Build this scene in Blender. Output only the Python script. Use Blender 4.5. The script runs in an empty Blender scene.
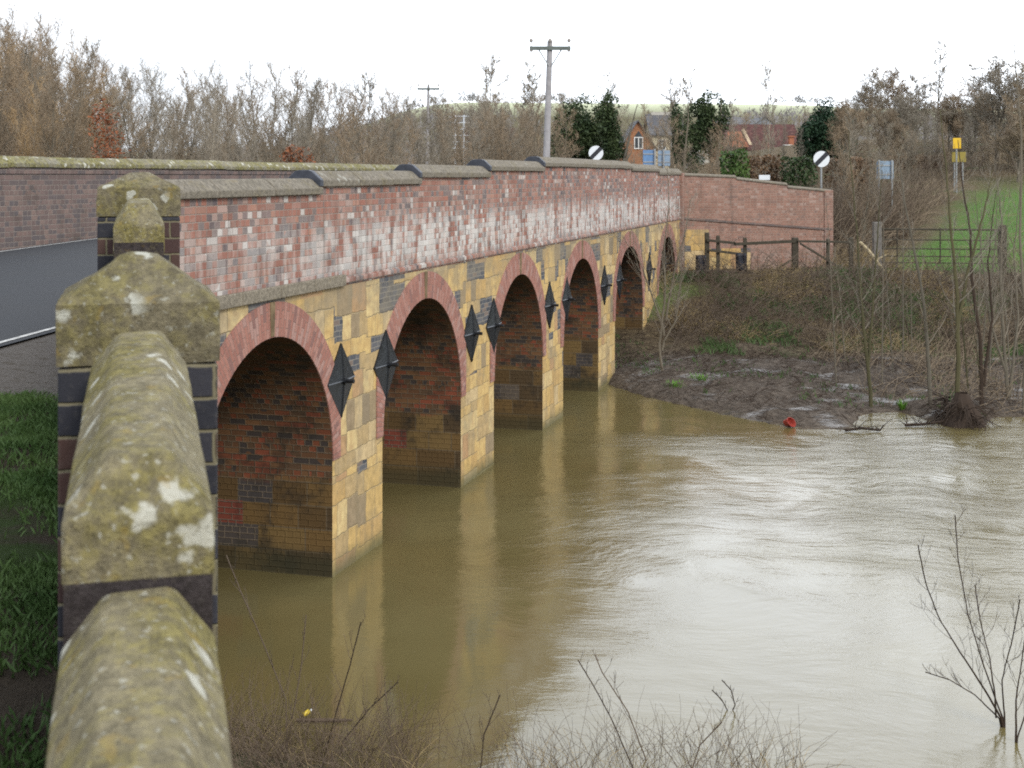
import bpy, math, random
from mathutils import Vector, Matrix, noise as mnoise

SC = bpy.context.scene
COL = SC.collection
PI = math.pi
F = 1350.0          # focal length in pixels of the 1024 px wide frame
HZ = 176.0          # pixel row of the horizon
EYE = 5.5           # camera height above the river
random.seed(7)


def W(px, py, Y):
    """A point at depth Y seen at pixel (px, py)."""
    return Vector(((px - 512) * Y / F, Y, EYE - (py - HZ) * Y / F))


# ------------------------------------------------------------------ helpers
class MB:
    def __init__(s):
        s.v = []; s.f = []; s.uv = {}

    def face(s, pts, uv=None):
        i = len(s.v)
        s.v += [tuple(p) for p in pts]
        s.f.append(tuple(range(i, i + len(pts))))
        if uv: s.uv[len(s.f) - 1] = uv

    def box(s, x0, x1, y0, y1, z0, z1):
        s.hexa([(x0, y0, z0), (x1, y0, z0), (x1, y1, z0), (x0, y1, z0),
                (x0, y0, z1), (x1, y0, z1), (x1, y1, z1), (x0, y1, z1)])

    def hexa(s, p):
        i = len(s.v); s.v += [tuple(q) for q in p]
        for f in ((0, 3, 2, 1), (4, 5, 6, 7), (0, 1, 5, 4), (1, 2, 6, 5), (2, 3, 7, 6), (3, 0, 4, 7)):
            s.f.append(tuple(i + k for k in f))

    def tube(s, pts, rad, n=3, cap=False):
        """Tapered tube along pts."""
        base = len(s.v); m = len(pts)
        pts = [Vector(p) for p in pts]
        for k in range(m):
            d = (pts[min(k + 1, m - 1)] - pts[max(k - 1, 0)])
            if d.length < 1e-9: d = Vector((0, 0, 1))
            d.normalize()
            a = d.cross(Vector((0.31, 0.92, 0.23)))
            if a.length < .05: a = d.cross(Vector((1, 0, 0)))
            a.normalize(); b = d.cross(a)
            r = rad[k] if isinstance(rad, (list, tuple)) else rad
            for j in range(n):
                t = 2 * PI * j / n
                s.v.append(tuple(pts[k] + (a * math.cos(t) + b * math.sin(t)) * r))
        for k in range(m - 1):
            for j in range(n):
                q = base + k * n
                s.f.append((q + j, q + (j + 1) % n, q + n + (j + 1) % n, q + n + j))
        if cap:
            s.f.append(tuple(base + j for j in range(n))[::-1])
            s.f.append(tuple(base + (m - 1) * n + j for j in range(n)))

    def sweep(s, prof, path, closed=True):
        """Sweep a profile: list of (a,b) pairs; path: list of functions (a,b)->point."""
        base = len(s.v); n = len(prof)
        for fn in path:
            for a, b in prof: s.v.append(tuple(fn(a, b)))
        for k in range(len(path) - 1):
            for j in range(n if closed else n - 1):
                q = base + k * n
                s.f.append((q + j, q + (j + 1) % n, q + n + (j + 1) % n, q + n + j))
        if closed:
            s.f.append(tuple(base + j for j in range(n))[::-1])
            s.f.append(tuple(base + (len(path) - 1) * n + j for j in range(n)))

    def mesh(s, name, m):
        me = bpy.data.meshes.new(name)
        me.from_pydata(s.v, [], s.f)
        if s.uv:
            ul = me.uv_layers.new(name='UVMap')
            for pi, uv in s.uv.items():
                for k, li in enumerate(me.polygons[pi].loop_indices): ul.data[li].uv = uv[k]
        if m: me.materials.append(m)
        return me

    def build(s, name, m, parent=None, smooth=False, bevel=0, fix=False):
        me = s.mesh(name, m)
        if fix or bevel:
            import bmesh
            bm = bmesh.new(); bm.from_mesh(me)
            bmesh.ops.remove_doubles(bm, verts=bm.verts, dist=1e-5)
            bmesh.ops.recalc_face_normals(bm, faces=bm.faces)
            bm.to_mesh(me); bm.free()
        if smooth:
            for p in me.polygons: p.use_smooth = True
            if smooth != True: me.set_sharp_from_angle(angle=math.radians(smooth))
        o = bpy.data.objects.new(name, me); COL.objects.link(o)
        if parent: o.parent = parent
        if bevel:
            b = o.modifiers.new('bevel', 'BEVEL'); b.width = bevel; b.segments = 2; b.limit_method = 'ANGLE'
        return o


def tag(o, label=None, cat=None, group=None, kind=None):
    if label: o['label'] = label
    if cat: o['category'] = cat
    if group: o['group'] = group
    if kind: o['kind'] = kind
    return o


def thing(name, loc, label, cat, group=None, rz=0, kind=None):
    o = bpy.data.objects.new(name, None); COL.objects.link(o)
    o.empty_display_size = .2
    o.location = loc; o.rotation_euler = (0, 0, rz)
    return tag(o, label, cat, group, kind)


# ------------------------------------------------------------------ materials
class G:
    """Small helper for building node trees."""
    def __init__(s, name, rough=.9, spec=.2):
        s.m = bpy.data.materials.new(name); s.m.use_nodes = True
        s.t = s.m.node_tree; s.bsdf = s.t.nodes['Principled BSDF']
        s.set('Roughness', rough); s.set('Specular IOR Level', spec)

    def set(s, k, v):
        if hasattr(v, 'is_linked') or isinstance(v, bpy.types.NodeSocket): s.t.links.new(v, s.bsdf.inputs[k])
        else: s.bsdf.inputs[k].default_value = v

    def n(s, typ, ins=None, out=0, **props):
        nd = s.t.nodes.new(typ)
        for k, v in props.items(): setattr(nd, k, v)
        for k, v in (ins or {}).items():
            if isinstance(v, bpy.types.NodeSocket): s.t.links.new(v, nd.inputs[k])
            else: nd.inputs[k].default_value = v
        return nd.outputs[out]

    def m_(s, op, a, b=0.0, c=0.0, clamp=False):
        return s.n('ShaderNodeMath', {0: a, 1: b, 2: c}, operation=op, use_clamp=clamp)

    def obj(s): return s.n('ShaderNodeTexCoord', out=3)
    def uv(s): return s.n('ShaderNodeTexCoord', out=2)
    def pos(s): return s.n('ShaderNodeNewGeometry', out=0)
    def normal(s): return s.n('ShaderNodeNewGeometry', out=1)
    def rand(s): return s.n('ShaderNodeObjectInfo', out=5)

    def sep(s, v):
        nd = s.t.nodes.new('ShaderNodeSeparateXYZ'); s.t.links.new(v, nd.inputs[0]); return nd.outputs[0], nd.outputs[1], nd.outputs[2]

    def comb(s, x, y, z=0.0): return s.n('ShaderNodeCombineXYZ', {0: x, 1: y, 2: z})

    def noise(s, v, scale, detail=3.0, rough=.55, stretch=None):
        if stretch: v = s.n('ShaderNodeMapping', {0: v, 3: stretch})
        return s.n('ShaderNodeTexNoise', {'Vector': v, 'Scale': scale, 'Detail': detail, 'Roughness': rough})

    def ramp(s, fac, stops, interp='LINEAR'):
        nd = s.t.nodes.new('ShaderNodeValToRGB'); cr = nd.color_ramp; cr.interpolation = interp
        while len(cr.elements) > 1: cr.elements.remove(cr.elements[-1])
        for i, (p, c) in enumerate(stops):
            e = cr.elements[0] if i == 0 else cr.elements.new(p)
            e.position = p
            e.color = (c, c, c, 1) if isinstance(c, (int, float)) else (*c, 1)
        s.t.links.new(fac, nd.inputs[0]); return nd.outputs[0]

    def step(s, x, a, b):  # smooth 0..1 between a and b
        return s.n('ShaderNodeMapRange', {0: x, 1: a, 2: b, 3: 0.0, 4: 1.0}, interpolation_type='SMOOTHSTEP')

    def mix(s, f, a, b, mode='MIX'):
        ins = {0: f, 6: a if isinstance(a, bpy.types.NodeSocket) else (*a, 1), 7: b if isinstance(b, bpy.types.NodeSocket) else (*b, 1)}
        return s.n('ShaderNodeMix', ins, out=2, data_type='RGBA', blend_type=mode)

    def white(s, v, out=0): return s.n('ShaderNodeTexWhiteNoise', {0: v}, out=out)

    def bump(s, h, strength=.5, dist=.02):
        return s.n('ShaderNodeBump', {'Strength': strength, 'Distance': dist, 'Height': h})

    def bricks(s, x, y, w, h, mort, jit=0.0, seed=0.0, header=False):
        """Returns (mask 1=brick 0=mortar, random value, random value 2, row)."""
        ry = s.m_('DIVIDE', y, h); row = s.m_('FLOOR', ry); fy = s.m_('FRACT', ry)
        rr = s.white(s.comb(row, seed, 3.7))
        ww = w
        if header:   # alternate rows of headers and stretchers, unevenly
            ww = s.m_('MULTIPLY', w, s.m_('SUBTRACT', 1.0, s.m_('MULTIPLY', s.m_('GREATER_THAN', rr, .45), .5)))
        if jit: ww = s.m_('MULTIPLY', w, s.m_('ADD', 1 - jit / 2, s.m_('MULTIPLY', rr, jit)))
        xx = s.m_('ADD', s.m_('DIVIDE', x, ww), s.m_('ADD', s.m_('MULTIPLY', row, .5), s.m_('MULTIPLY', rr, 1.7 if jit else .0)))
        col = s.m_('FLOOR', xx); fx = s.m_('FRACT', xx)
        dx = s.m_('MULTIPLY', s.m_('MINIMUM', fx, s.m_('SUBTRACT', 1.0, fx)), ww)
        dy = s.m_('MULTIPLY', s.m_('MINIMUM', fy, s.m_('SUBTRACT', 1.0, fy)), h)
        d = s.m_('MINIMUM', dx, dy)
        mask = s.step(d, mort * .3, mort * .9)
        nd = s.t.nodes.new('ShaderNodeTexWhiteNoise')
        s.t.links.new(s.comb(col, row, seed), nd.inputs[0])
        r1 = nd.outputs[0]
        r2 = s.white(s.comb(col, row, seed + 11.3))
        return mask, r1, r2, row


def simple(name, col, rough=.8, spec=.2, var=.25, scale=6.0, metal=0.0, bump=.15):
    g = G(name, rough, spec)
    nz = g.noise(g.obj(), scale, 5.0, .6)
    c = g.ramp(nz, [(.3, tuple(v * (1 - var) for v in col)), (.7, tuple(min(1, v * (1 + var)) for v in col))])
    g.set('Base Color', c); g.set('Metallic', metal)
    if bump: g.set('Normal', g.bump(nz, bump, .02))
    return g.m


MAT = {}

RED1, RED2, PINK, BLUE, GREY, WHT = (.33, .125, .085), (.27, .105, .075), (.36, .19, .15), (.055, .058, .075), (.13, .115, .12), (.60, .575, .545)


def brick_wall_mat(name, palette, mort_col, white=0.0, wlo=4.1, whi=4.85, w=.245, h=.089, dirt=.25, header=True, axes='xz', seed=0.0, dust=(.33, .22, .19)):
    g = G(name, .92, .12)
    v = g.obj(); X, Y, Z = g.sep(v)
    nz = g.noise(v, 22.0, 2.0); wob = g.m_('MULTIPLY', g.m_('SUBTRACT', nz, .5), .012)
    x = {'x': X, 'y': Y, 'z': Z}[axes[0]]; z = {'x': X, 'y': Y, 'z': Z}[axes[1]]
    mask, r1, r2, row = g.bricks(g.m_('ADD', x, wob), g.m_('ADD', z, wob), w, h, .009, header=header, seed=seed)
    # clusters: shift the random value by a slow noise so dark and light bricks gather
    cl = g.noise(v, .55, 3.0)
    rv = g.m_('ADD', r1, g.m_('MULTIPLY', g.m_('SUBTRACT', cl, .5), .7), clamp=True)
    c = g.ramp(rv, palette, 'CONSTANT')
    c = g.mix(g.m_('MULTIPLY', r2, .34), c, (.10, .075, .065))
    fine = g.noise(v, 45.0, 4.0, .7)
    c = g.mix(.35, c, g.mix(fine, (.0, .0, .0), (1, 1, 1)), 'SOFT_LIGHT')
    c = g.mix(g.m_('ADD', .06, g.m_('MULTIPLY', g.noise(v, 1.7, 5.0, .65), .42)), c, tuple(q * .9 for q in dust))
    mc = g.mix(g.noise(v, 9.0), tuple(q * .75 for q in mort_col), tuple(q * 1.2 for q in mort_col))
    c = g.mix(mask, mc, c)
    if white:
        wn = g.noise(v, 1.0, 5.0, .65, stretch=(4.2, 4.2, 1.0))
        band = g.m_('MULTIPLY', g.step(z, wlo - .12, wlo + .12), g.m_('SUBTRACT', 1.0, g.step(z, whi - .25, whi + .2)))
        along = g.step(X, 15.5, 22.0)
        wv = g.m_('ADD', wn, g.m_('MULTIPLY', g.m_('SUBTRACT', r1, .5), .13))
        wm = g.m_('MULTIPLY', g.step(wv, .38, .58), g.m_('MULTIPLY', g.m_('ADD', g.m_('MULTIPLY', band, .85), .10), g.m_('ADD', .38, g.m_('MULTIPLY', along, .62))))
        c = g.mix(g.m_('MULTIPLY', wm, white * .82), c, WHT)
    run = g.noise(v, 1.0, 4.0, .6, stretch=(4.5, 4.5, .35))
    c = g.mix(g.m_('MULTIPLY', g.step(run, .54, .74), .55), c, (.085, .07, .062))
    dn = g.noise(v, 1.3, 6.0, .7)
    c = g.mix(g.m_('MULTIPLY', g.step(dn, .5, .78), dirt * 2), c, (.06, .052, .042))
    g.set('Base Color', c)
    g.set('Normal', g.bump(g.m_('ADD', g.m_('MULTIPLY', mask, .7), g.m_('MULTIPLY', fine, .35)), .7, .012))
    return g.m


def ochre_palette():
    return [(0, (.50, .34, .13)), (.18, (.56, .39, .16)), (.36, (.46, .30, .12)), (.5, (.58, .44, .22)), (.64, (.40, .29, .15)), (.76, (.52, .40, .23)), (.84, (.23, .18, .125)), (.92, (.40, .24, .13)), (.96, (.16, .135, .11))]


def stone_mat():
    g = G('bridge_stone', .93, .1)
    v = g.obj(); X, Y, Z = g.sep(v)
    nz = g.noise(v, 4.0, 4.0); wob = g.m_('MULTIPLY', g.m_('SUBTRACT', nz, .5), .09)
    sx = g.m_('ADD', g.m_('ADD', X, wob), g.m_('MULTIPLY', Y, 1.0)); sz = g.m_('ADD', Z, wob)
    sz = g.m_('ADD', sz, g.m_('MULTIPLY', g.m_('SINE', g.m_('MULTIPLY', sz, 4.3)), .085))
    blk = g.m_('FLOOR', g.m_('ADD', g.m_('DIVIDE', sx, 1.12), g.m_('MULTIPLY', g.m_('FLOOR', g.m_('DIVIDE', Z, 1.3)), .37)))
    sz = g.m_('ADD', sz, g.m_('MULTIPLY', g.white(g.comb(blk, 4.4, g.m_('FLOOR', g.m_('DIVIDE', Z, 1.3)))), .3))
    mask, r1, r2, row = g.bricks(sx, sz, .52, .31, .009, jit=1.0, seed=2.0)
    c = g.ramp(r1, ochre_palette(), 'CONSTANT')
    bl = g.noise(v, 7.0, 5.0, .65)
    c = g.mix(.65, c, g.ramp(bl, [(.25, (.18, .18, .18)), (.75, (.82, .8, .78))]), 'OVERLAY')
    c = g.mix(g.m_('MULTIPLY', g.noise(v, .8, 4.0), .5), c, (.48, .36, .19))
    st = g.noise(v, 1.0, 4.0, .6, stretch=(5, 5, .5))
    c = g.mix(g.m_('MULTIPLY', g.step(st, .52, .72), .5), c, (.22, .17, .10))
    mort = g.mix(g.noise(v, 8.0), (.34, .26, .14), (.44, .35, .22))
    c = g.mix(mask, mort, c)
    # repairs in blue brick: whole stones and columns of stones replaced
    bm, b1, b2, brow = g.bricks(g.m_('ADD', g.m_('ADD', X, Y), g.m_('MULTIPLY', wob, .4)), g.m_('ADD', Z, g.m_('MULTIPLY', wob, .4)), .235, .078, .010, seed=5.0)
    bc = g.mix(bm, (.24, .22, .19), g.ramp(b1, [(0, (.085, .09, .105)), (.4, (.12, .12, .13)), (.7, (.07, .075, .09)), (.9, (.18, .14, .12))], 'CONSTANT'))
    hi = g.step(Z, 1.7, 2.4)
    patch = g.m_('GREATER_THAN', r2, g.m_('SUBTRACT', .965, g.m_('MULTIPLY', hi, .17)))
    c = g.mix(patch, c, bc)
    # grey weathering high under the string course and green tide line low at the water
    wt = g.noise(v, 1.6, 6.0, .7)
    c = g.mix(g.m_('MULTIPLY', g.step(g.m_('ADD', wt, g.m_('MULTIPLY', g.step(Z, 3.2, 3.9), .12)), .47, .70), .6), c, (.24, .205, .15))
    tide = g.m_('SUBTRACT', 1.0, g.step(g.m_('ADD', Z, g.m_('MULTIPLY', wt, .35)), .16, .52))
    c = g.mix(g.m_('MULTIPLY', tide, .85), c, (.105, .105, .055))
    g.set('Base Color', c)
    hgt = g.m_('ADD', g.m_('MULTIPLY', mask, .8), g.m_('MULTIPLY', bl, .6))
    g.set('Normal', g.bump(hgt, .8, .022))
    return g.m


def barrel_mat():
    """Soffit and jamb: brown brick above, stone with patches of red and blue brick below. UV: u depth, v arc length from the water."""
    g = G('barrel_brick', .95, .08)
    v = g.uv(); U, V, _ = g.sep(v)
    p = g.comb(U, V, 0.0)
    nz = g.noise(p, 8.0, 3.0); wob = g.m_('MULTIPLY', g.m_('SUBTRACT', nz, .5), .02)
    m1, r1, r2, row = g.bricks(g.m_('ADD', U, wob), g.m_('ADD', V, wob), .235, .085, .012, seed=1.0, header=True)
    cl = g.noise(p, .8, 3.0)
    rv = g.m_('ADD', r1, g.m_('MULTIPLY', g.m_('SUBTRACT', cl, .5), .9), clamp=True)
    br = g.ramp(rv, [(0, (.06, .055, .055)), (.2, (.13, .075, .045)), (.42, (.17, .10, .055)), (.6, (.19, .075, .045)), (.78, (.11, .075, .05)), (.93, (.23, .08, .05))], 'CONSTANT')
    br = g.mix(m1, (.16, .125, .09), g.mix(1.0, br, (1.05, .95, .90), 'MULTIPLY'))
    m2, s1, s2, _r = g.bricks(g.m_('ADD', U, wob), g.m_('ADD', V, wob), .6, .32, .014, jit=.6, seed=3.0)
    st = g.ramp(s1, [(0, (.24, .16, .075)), (.3, (.17, .115, .06)), (.55, (.27, .19, .09)), (.8, (.13, .095, .06))], 'CONSTANT')
    st = g.mix(m2, (.15, .115, .075), g.mix(1.0, st, (.72, .68, .62), 'MULTIPLY'))
    pm = g.m_('MULTIPLY', g.m_('LESS_THAN', s2, .18), .75)
    bl = g.mix(m1, (.2, .17, .14), g.ramp(s1, [(0, (.055, .06, .075)), (.45, (.09, .085, .09)), (.7, (.25, .06, .045))], 'CONSTANT'))
    st = g.mix(pm, st, bl)
    edge = g.step(g.m_('ADD', V, g.m_('MULTIPLY', g.m_('SUBTRACT', cl, .5), .5)), 1.25, 1.40)
    c = g.mix(edge, st, br)
    wt = g.noise(p, 1.2, 6.0, .7)
    c = g.mix(g.m_('MULTIPLY', g.step(wt, .48, .66), .8), c, (.035, .032, .028))
    tide = g.m_('SUBTRACT', 1.0, g.step(V, .15, .45))
    c = g.mix(g.m_('MULTIPLY', tide, .7), c, (.05, .05, .03))
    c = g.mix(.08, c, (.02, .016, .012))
    c = g.mix(g.m_('MULTIPLY', g.step(V, 2.2, 3.8), .55), c, g.mix(cl, (.03, .026, .022), (.09, .07, .05)))  # arch shade mixed into the colour, unevenly darker towards the crown
    g.set('Base Color', c)
    g.set('Normal', g.bump(g.m_('ADD', m1, g.m_('MULTIPLY', nz, .5)), .6, .015))
    return g.m


def ring_mat():
    g = G('arch_brick', .92, .12)
    v = g.uv(); U, V, _ = g.sep(v); p = g.comb(U, V, 0.0)
    wob = g.m_('MULTIPLY', g.m_('SUBTRACT', g.noise(p, 14.0, 2.0), .5), .014)
    m1, r1, r2, row = g.bricks(g.m_('ADD', V, wob), g.m_('ADD', U, wob), .221, .070, .007, seed=4.0)
    c = g.ramp(r1, [(0, (.34, .165, .13)), (.22, (.31, .145, .115)), (.45, (.36, .19, .155)), (.65, (.28, .135, .11)), (.82, (.36, .22, .19)), (.94, (.23, .125, .11))], 'CONSTANT')
    fine = g.noise(p, 30.0, 4.0, .7)
    c = g.mix(.4, c, g.ramp(fine, [(.2, (.15, .15, .15)), (.8, (.85, .85, .85))]), 'OVERLAY')
    c = g.mix(m1, (.25, .17, .145), c)
    wt = g.noise(p, 1.5, 6.0, .7)
    c = g.mix(g.m_('MULTIPLY', g.step(wt, .54, .75), .5), c, (.11, .085, .075))
    g.set('Base Color', c); g.set('Normal', g.bump(g.m_('ADD', m1, g.m_('MULTIPLY', fine, .4)), .6, .012))
    return g.m


def lichen_stone(name, base, moss, lich, moss_amt=.5, lich_amt=.5, scale=1.0, strata=0.0):
    g = G(name, .95, .08)
    v = g.obj()
    n1 = g.noise(v, 3.0 * scale, 8.0, .7); n2 = g.noise(v, 22.0 * scale, 6.0, .75); n3 = g.noise(v, 75.0 * scale, 3.0, .7)
    c = g.mix(g.step(n2, .3, .7), tuple(q * .6 for q in base), tuple(q * 1.3 for q in base))
    mm = g.step(g.m_('ADD', n1, g.m_('MULTIPLY', g.m_('SUBTRACT', n2, .5), .5)), .62 - moss_amt * .35, .80 - moss_amt * .3)
    mc = g.mix(g.step(n2, .35, .65), tuple(q * .55 for q in moss), tuple(q * 1.45 for q in moss))
    c = g.mix(g.m_('MULTIPLY', mm, .85), c, mc)
    # dark pits
    c = g.mix(g.m_('MULTIPLY', g.step(n3, .56, .72), .6), c, (.035, .032, .025))
    # lichen rosettes
    vd = g.n('ShaderNodeTexVoronoi', {'Vector': g.n('ShaderNodeVectorMath', {0: v, 1: g.n('ShaderNodeVectorMath', {0: g.n('ShaderNodeTexNoise', {'Vector': v, 'Scale': 16.0 * scale, 'Detail': 4.0}, out=1), 3: .11 / scale}, operation='SCALE')}, operation='ADD'), 'Scale': 6.5 * scale}, out=0)
    cell = g.n('ShaderNodeTexVoronoi', {'Vector': v, 'Scale': 6.5 * scale}, out=1)
    cr = g.sep(cell)[0]
    lm = g.m_('MULTIPLY', g.m_('SUBTRACT', 1.0, g.step(vd, .16, .27)), g.step(g.noise(v, 1.7 * scale, 2.0), .62 - lich_amt * .3, .70 - lich_amt * .3))
    lm = g.m_('MULTIPLY', lm, g.step(n2, .22, .42))
    c = g.mix(g.m_('MULTIPLY', lm, .9), c, lich)
    sp = g.m_('MULTIPLY', g.step(g.noise(v, 42.0 * scale, 4.0), .60, .68), .75 * lich_amt)
    c = g.mix(sp, c, tuple(q * .9 for q in lich))
    yl = g.m_('MULTIPLY', g.step(g.noise(v, 13.0 * scale, 4.0), .62, .70), .45 * moss_amt)
    c = g.mix(yl, c, (.33, .22, .035))
    g.set('Base Color', c)
    g.set('Normal', g.bump(g.m_('ADD', g.m_('MULTIPLY', n2, .7), g.m_('MULTIPLY', n3, .5)), .9, .018))
    return g.m


def make_materials():
    pal = [(0, RED2), (.12, RED1), (.30, PINK), (.42, (.40, .19, .13)), (.52, RED1), (.60, GREY), (.70, BLUE), (.78, (.18, .14, .14)), (.88, (.42, .29, .25)), (.95, WHT)]
    MAT['parapet'] = brick_wall_mat('parapet_brick', pal, (.29, .24, .21), white=1.0)
    palf = [(0, (.15, .105, .095)), (.2, (.19, .13, .115)), (.4, (.12, .10, .10)), (.6, (.21, .14, .12)), (.75, (.10, .09, .095)), (.9, (.23, .16, .135))]
    MAT['far_parapet'] = brick_wall_mat('weathered_brick', palf, (.25, .215, .19), white=0, dirt=.35, dust=(.19, .155, .15))
    palw = [(0, (.30, .155, .115)), (.25, (.34, .18, .135)), (.5, (.27, .14, .105)), (.7, (.36, .21, .165)), (.86, (.22, .13, .11)), (.95, (.40, .28, .24))]
    MAT['wing_brick'] = brick_wall_mat('wing_brick', palw, (.36, .29, .24), white=.45, wlo=2.1, whi=3.0, dirt=.2)
    MAT['stone'] = stone_mat(); MAT['barrel'] = barrel_mat(); MAT['ring'] = ring_mat()
    MAT['coping'] = lichen_stone('coping_stone', (.205, .182, .148), (.15, .13, .085), (.33, .32, .28), .30, .25, .8)
    MAT['string'] = lichen_stone('string_stone', (.24, .21, .165), (.17, .15, .10), (.34, .32, .27), .2, .15, .8)
    MAT['far_coping'] = lichen_stone('mossy_coping', (.24, .22, .17), (.165, .15, .055), (.50, .49, .42), .7, .9, .7)
    MAT['cap'] = lichen_stone('lichen_cap', (.19, .165, .11), (.15, .13, .055), (.46, .46, .40), .58, .55, 1.2)
    MAT['copingnear'] = lichen_stone('lichen_coping', (.23, .20, .13), (.175, .15, .055), (.50, .49, .42), .60, .80, 1.25)
    # blue engineering brick pillars
    g = G('blue_brick', .6, .3)
    v = g.obj(); X, Y, Z = g.sep(v)
    wob = g.m_('MULTIPLY', g.m_('SUBTRACT', g.noise(v, 18.0), .5), .010)
    m1, r1, r2, row = g.bricks(g.m_('ADD', g.m_('ADD', X, Y), wob), g.m_('ADD', Z, wob), .235, .0935, .008, seed=1.0)
    c = g.ramp(r1, [(0, (.022, .023, .032)), (.35, (.032, .032, .042)), (.6, (.06, .032, .03)), (.8, (.025, .025, .034)), (.9, (.075, .04, .033))], 'CONSTANT')
    fine = g.noise(v, 40.0, 5.0, .7)
    c = g.mix(g.m_('MULTIPLY', g.step(fine, .5, .75), .3), c, (.12, .11, .10))
    c = g.mix(m1, (.17, .15, .095), c)
    g.set('Base Color', c); g.set('Roughness', g.m_('ADD', .45, g.m_('MULTIPLY', fine, .4)))
    g.set('Normal', g.bump(g.m_('ADD', m1, g.m_('MULTIPLY', fine, .25)), .6, .012)); MAT['blue_brick'] = g.m
    MAT['dirty_brick'] = lichen_stone('dirty_brick', (.055, .046, .046), (.10, .085, .045), (.25, .24, .2), .25, .1, 1.5)
    MAT['dark_end'] = simple('dark_coping_end', (.045, .05, .065), .55, .3, .3, 9)
    MAT['iron'] = simple('painted_iron', (.010, .012, .016), .38, .45, .5, 8, bump=.3)
    MAT['key'] = simple('keystone', (.17, .125, .075), .9, .1, .4, 6)
    # road
    g = G('asphalt', .85, .25); v = g.obj()
    n1 = g.noise(v, 120.0, 3.0, .8); n2 = g.noise(v, .9, 5.0)
    c = g.mix(n1, (.018, .020, .024), (.058, .061, .068)); c = g.mix(g.m_('MULTIPLY', g.step(n2, .45, .75), .4), c, (.045, .045, .046))
    g.set('Base Color', c); g.set('Normal', g.bump(n1, .4, .008)); MAT['asphalt'] = g.m
    MAT['line'] = simple('road_paint', (.46, .46, .45), .8, .2, .4, 18, bump=.1)
    g = G('verge_gravel', .95, .1); v = g.pos()
    n1 = g.noise(v, 40.0, 4.0, .7); n2 = g.noise(v, 2.2, 6.0, .65)
    c = g.mix(n1, (.055, .05, .045), (.20, .18, .165)); c = g.mix(g.step(n2, .42, .62), c, (.075, .062, .048))
    g.set('Base Color', c); g.set('Normal', g.bump(g.m_('ADD', n1, n2), .8, .03)); MAT['gravel'] = g.m
    # terrain: R grass, G mud, B pale far hill weight
    g = G('terrain', .95, .12); v = g.pos()
    at = g.n('ShaderNodeAttribute', attribute_name='cover', out=0)
    gr, mu, pa = g.sep(at)
    n1 = g.noise(v, .45, 8.0, .65); n2 = g.noise(v, 6.0, 6.0, .7); n3 = g.noise(v, 1.4, 6.0, .6)
    lit = g.ramp(n2, [(.25, (.055, .042, .028)), (.5, (.12, .09, .055)), (.72, (.21, .165, .095))])
    lit = g.mix(g.m_('MULTIPLY', g.step(n1, .52, .66), .7), lit, (.075, .095, .035))
    grs = g.mix(n2, (.045, .105, .018), (.115, .20, .045)); grs = g.mix(g.step(n3, .5, .7), grs, (.13, .15, .05))
    mud = g.ramp(n2, [(.25, (.040, .032, .026)), (.52, (.105, .085, .068)), (.75, (.20, .165, .135))])
    wet = g.m_('MULTIPLY', g.step(g.noise(v, .85, 5.0, .55, stretch=(.8, 1.4, 1)), .53, .66), mu)
    mud = g.mix(g.m_('MULTIPLY', wet, .6), mud, (.10, .09, .08))
    c = g.mix(gr, lit, grs); c = g.mix(mu, c, mud)
    hil = g.mix(g.noise(v, .012, 3.0), (.44, .48, .31), (.58, .60, .43))  # pale hill field, its colour lifted further in place of haze
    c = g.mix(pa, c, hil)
    g.set('Base Color', c)
    g.set('Roughness', g.m_('SUBTRACT', .95, g.m_('MULTIPLY', wet, .55)))
    g.set('Specular IOR Level', g.m_('ADD', .12, g.m_('MULTIPLY', wet, .5)))
    b = g.m_('MULTIPLY', g.m_('ADD', n2, n3), g.m_('SUBTRACT', 1.0, g.m_('MULTIPLY', wet, .93)))
    g.set('Normal', g.bump(b, .9, .12)); MAT['terrain'] = g.m
    # verge next to the road: soil and moss under the grass blades
    g = G('verge_soil', .95, .1); v = g.pos()
    n1 = g.noise(v, 9.0, 6.0, .7); n2 = g.noise(v, 1.4, 4.0)
    n4 = g.noise(v, 40.0, 4.0, .7)
    X, Y, Z = g.sep(v)
    soil = g.mix(n1, (.018, .014, .010), (.07, .055, .04)); soil = g.mix(g.step(n2, .45, .6), soil, (.03, .05, .013))
    grav = g.mix(n4, (.06, .055, .05), (.21, .19, .175)); grav = g.mix(g.step(n1, .5, .7), grav, (.08, .068, .052))
    c = g.mix(g.step(g.m_('ADD', Y, g.m_('MULTIPLY', n2, 2.6)), 11.2, 12.2), soil, grav)
    g.set('Base Color', c); g.set('Normal', g.bump(g.m_('ADD', n1, n4), .9, .05)); MAT['verge'] = g.m
    # river
    g = G('river_water', .06, .5); v = g.pos()
    n0 = g.noise(v, .22, 4.0, .55)
    c = g.mix(g.step(n0, .35, .68), (.126, .102, .041), (.153, .127, .055))
    fo = g.m_('MULTIPLY', g.step(g.noise(v, 9.0, 5.0, .75, stretch=(.5, 1.2, 1)), .66, .72), g.step(g.noise(v, .42, 3.0), .56, .66))
    c = g.mix(g.m_('MULTIPLY', fo, .55), c, (.5, .47, .38))
    g.set('Base Color', c); g.set('IOR', 1.5); g.set('Roughness', .04)
    X, Y, Z = g.sep(v)
    sw = g.n('ShaderNodeTexNoise', {'Vector': v, 'Scale': .28, 'Detail': 2.0}, out=1)
    vp = v
    v = g.n('ShaderNodeVectorMath', {0: v, 1: g.n('ShaderNodeVectorMath', {0: sw, 3: 2.6}, operation='SCALE')}, operation='ADD')
    w1 = g.noise(v, 1.05, 3.0, .5, stretch=(.8, 1.7, 1)); w2 = g.noise(v, 6.5, 5.0, .62, stretch=(.6, 1.5, 1)); w3 = g.noise(v, .35, 2.0, .5)
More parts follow.
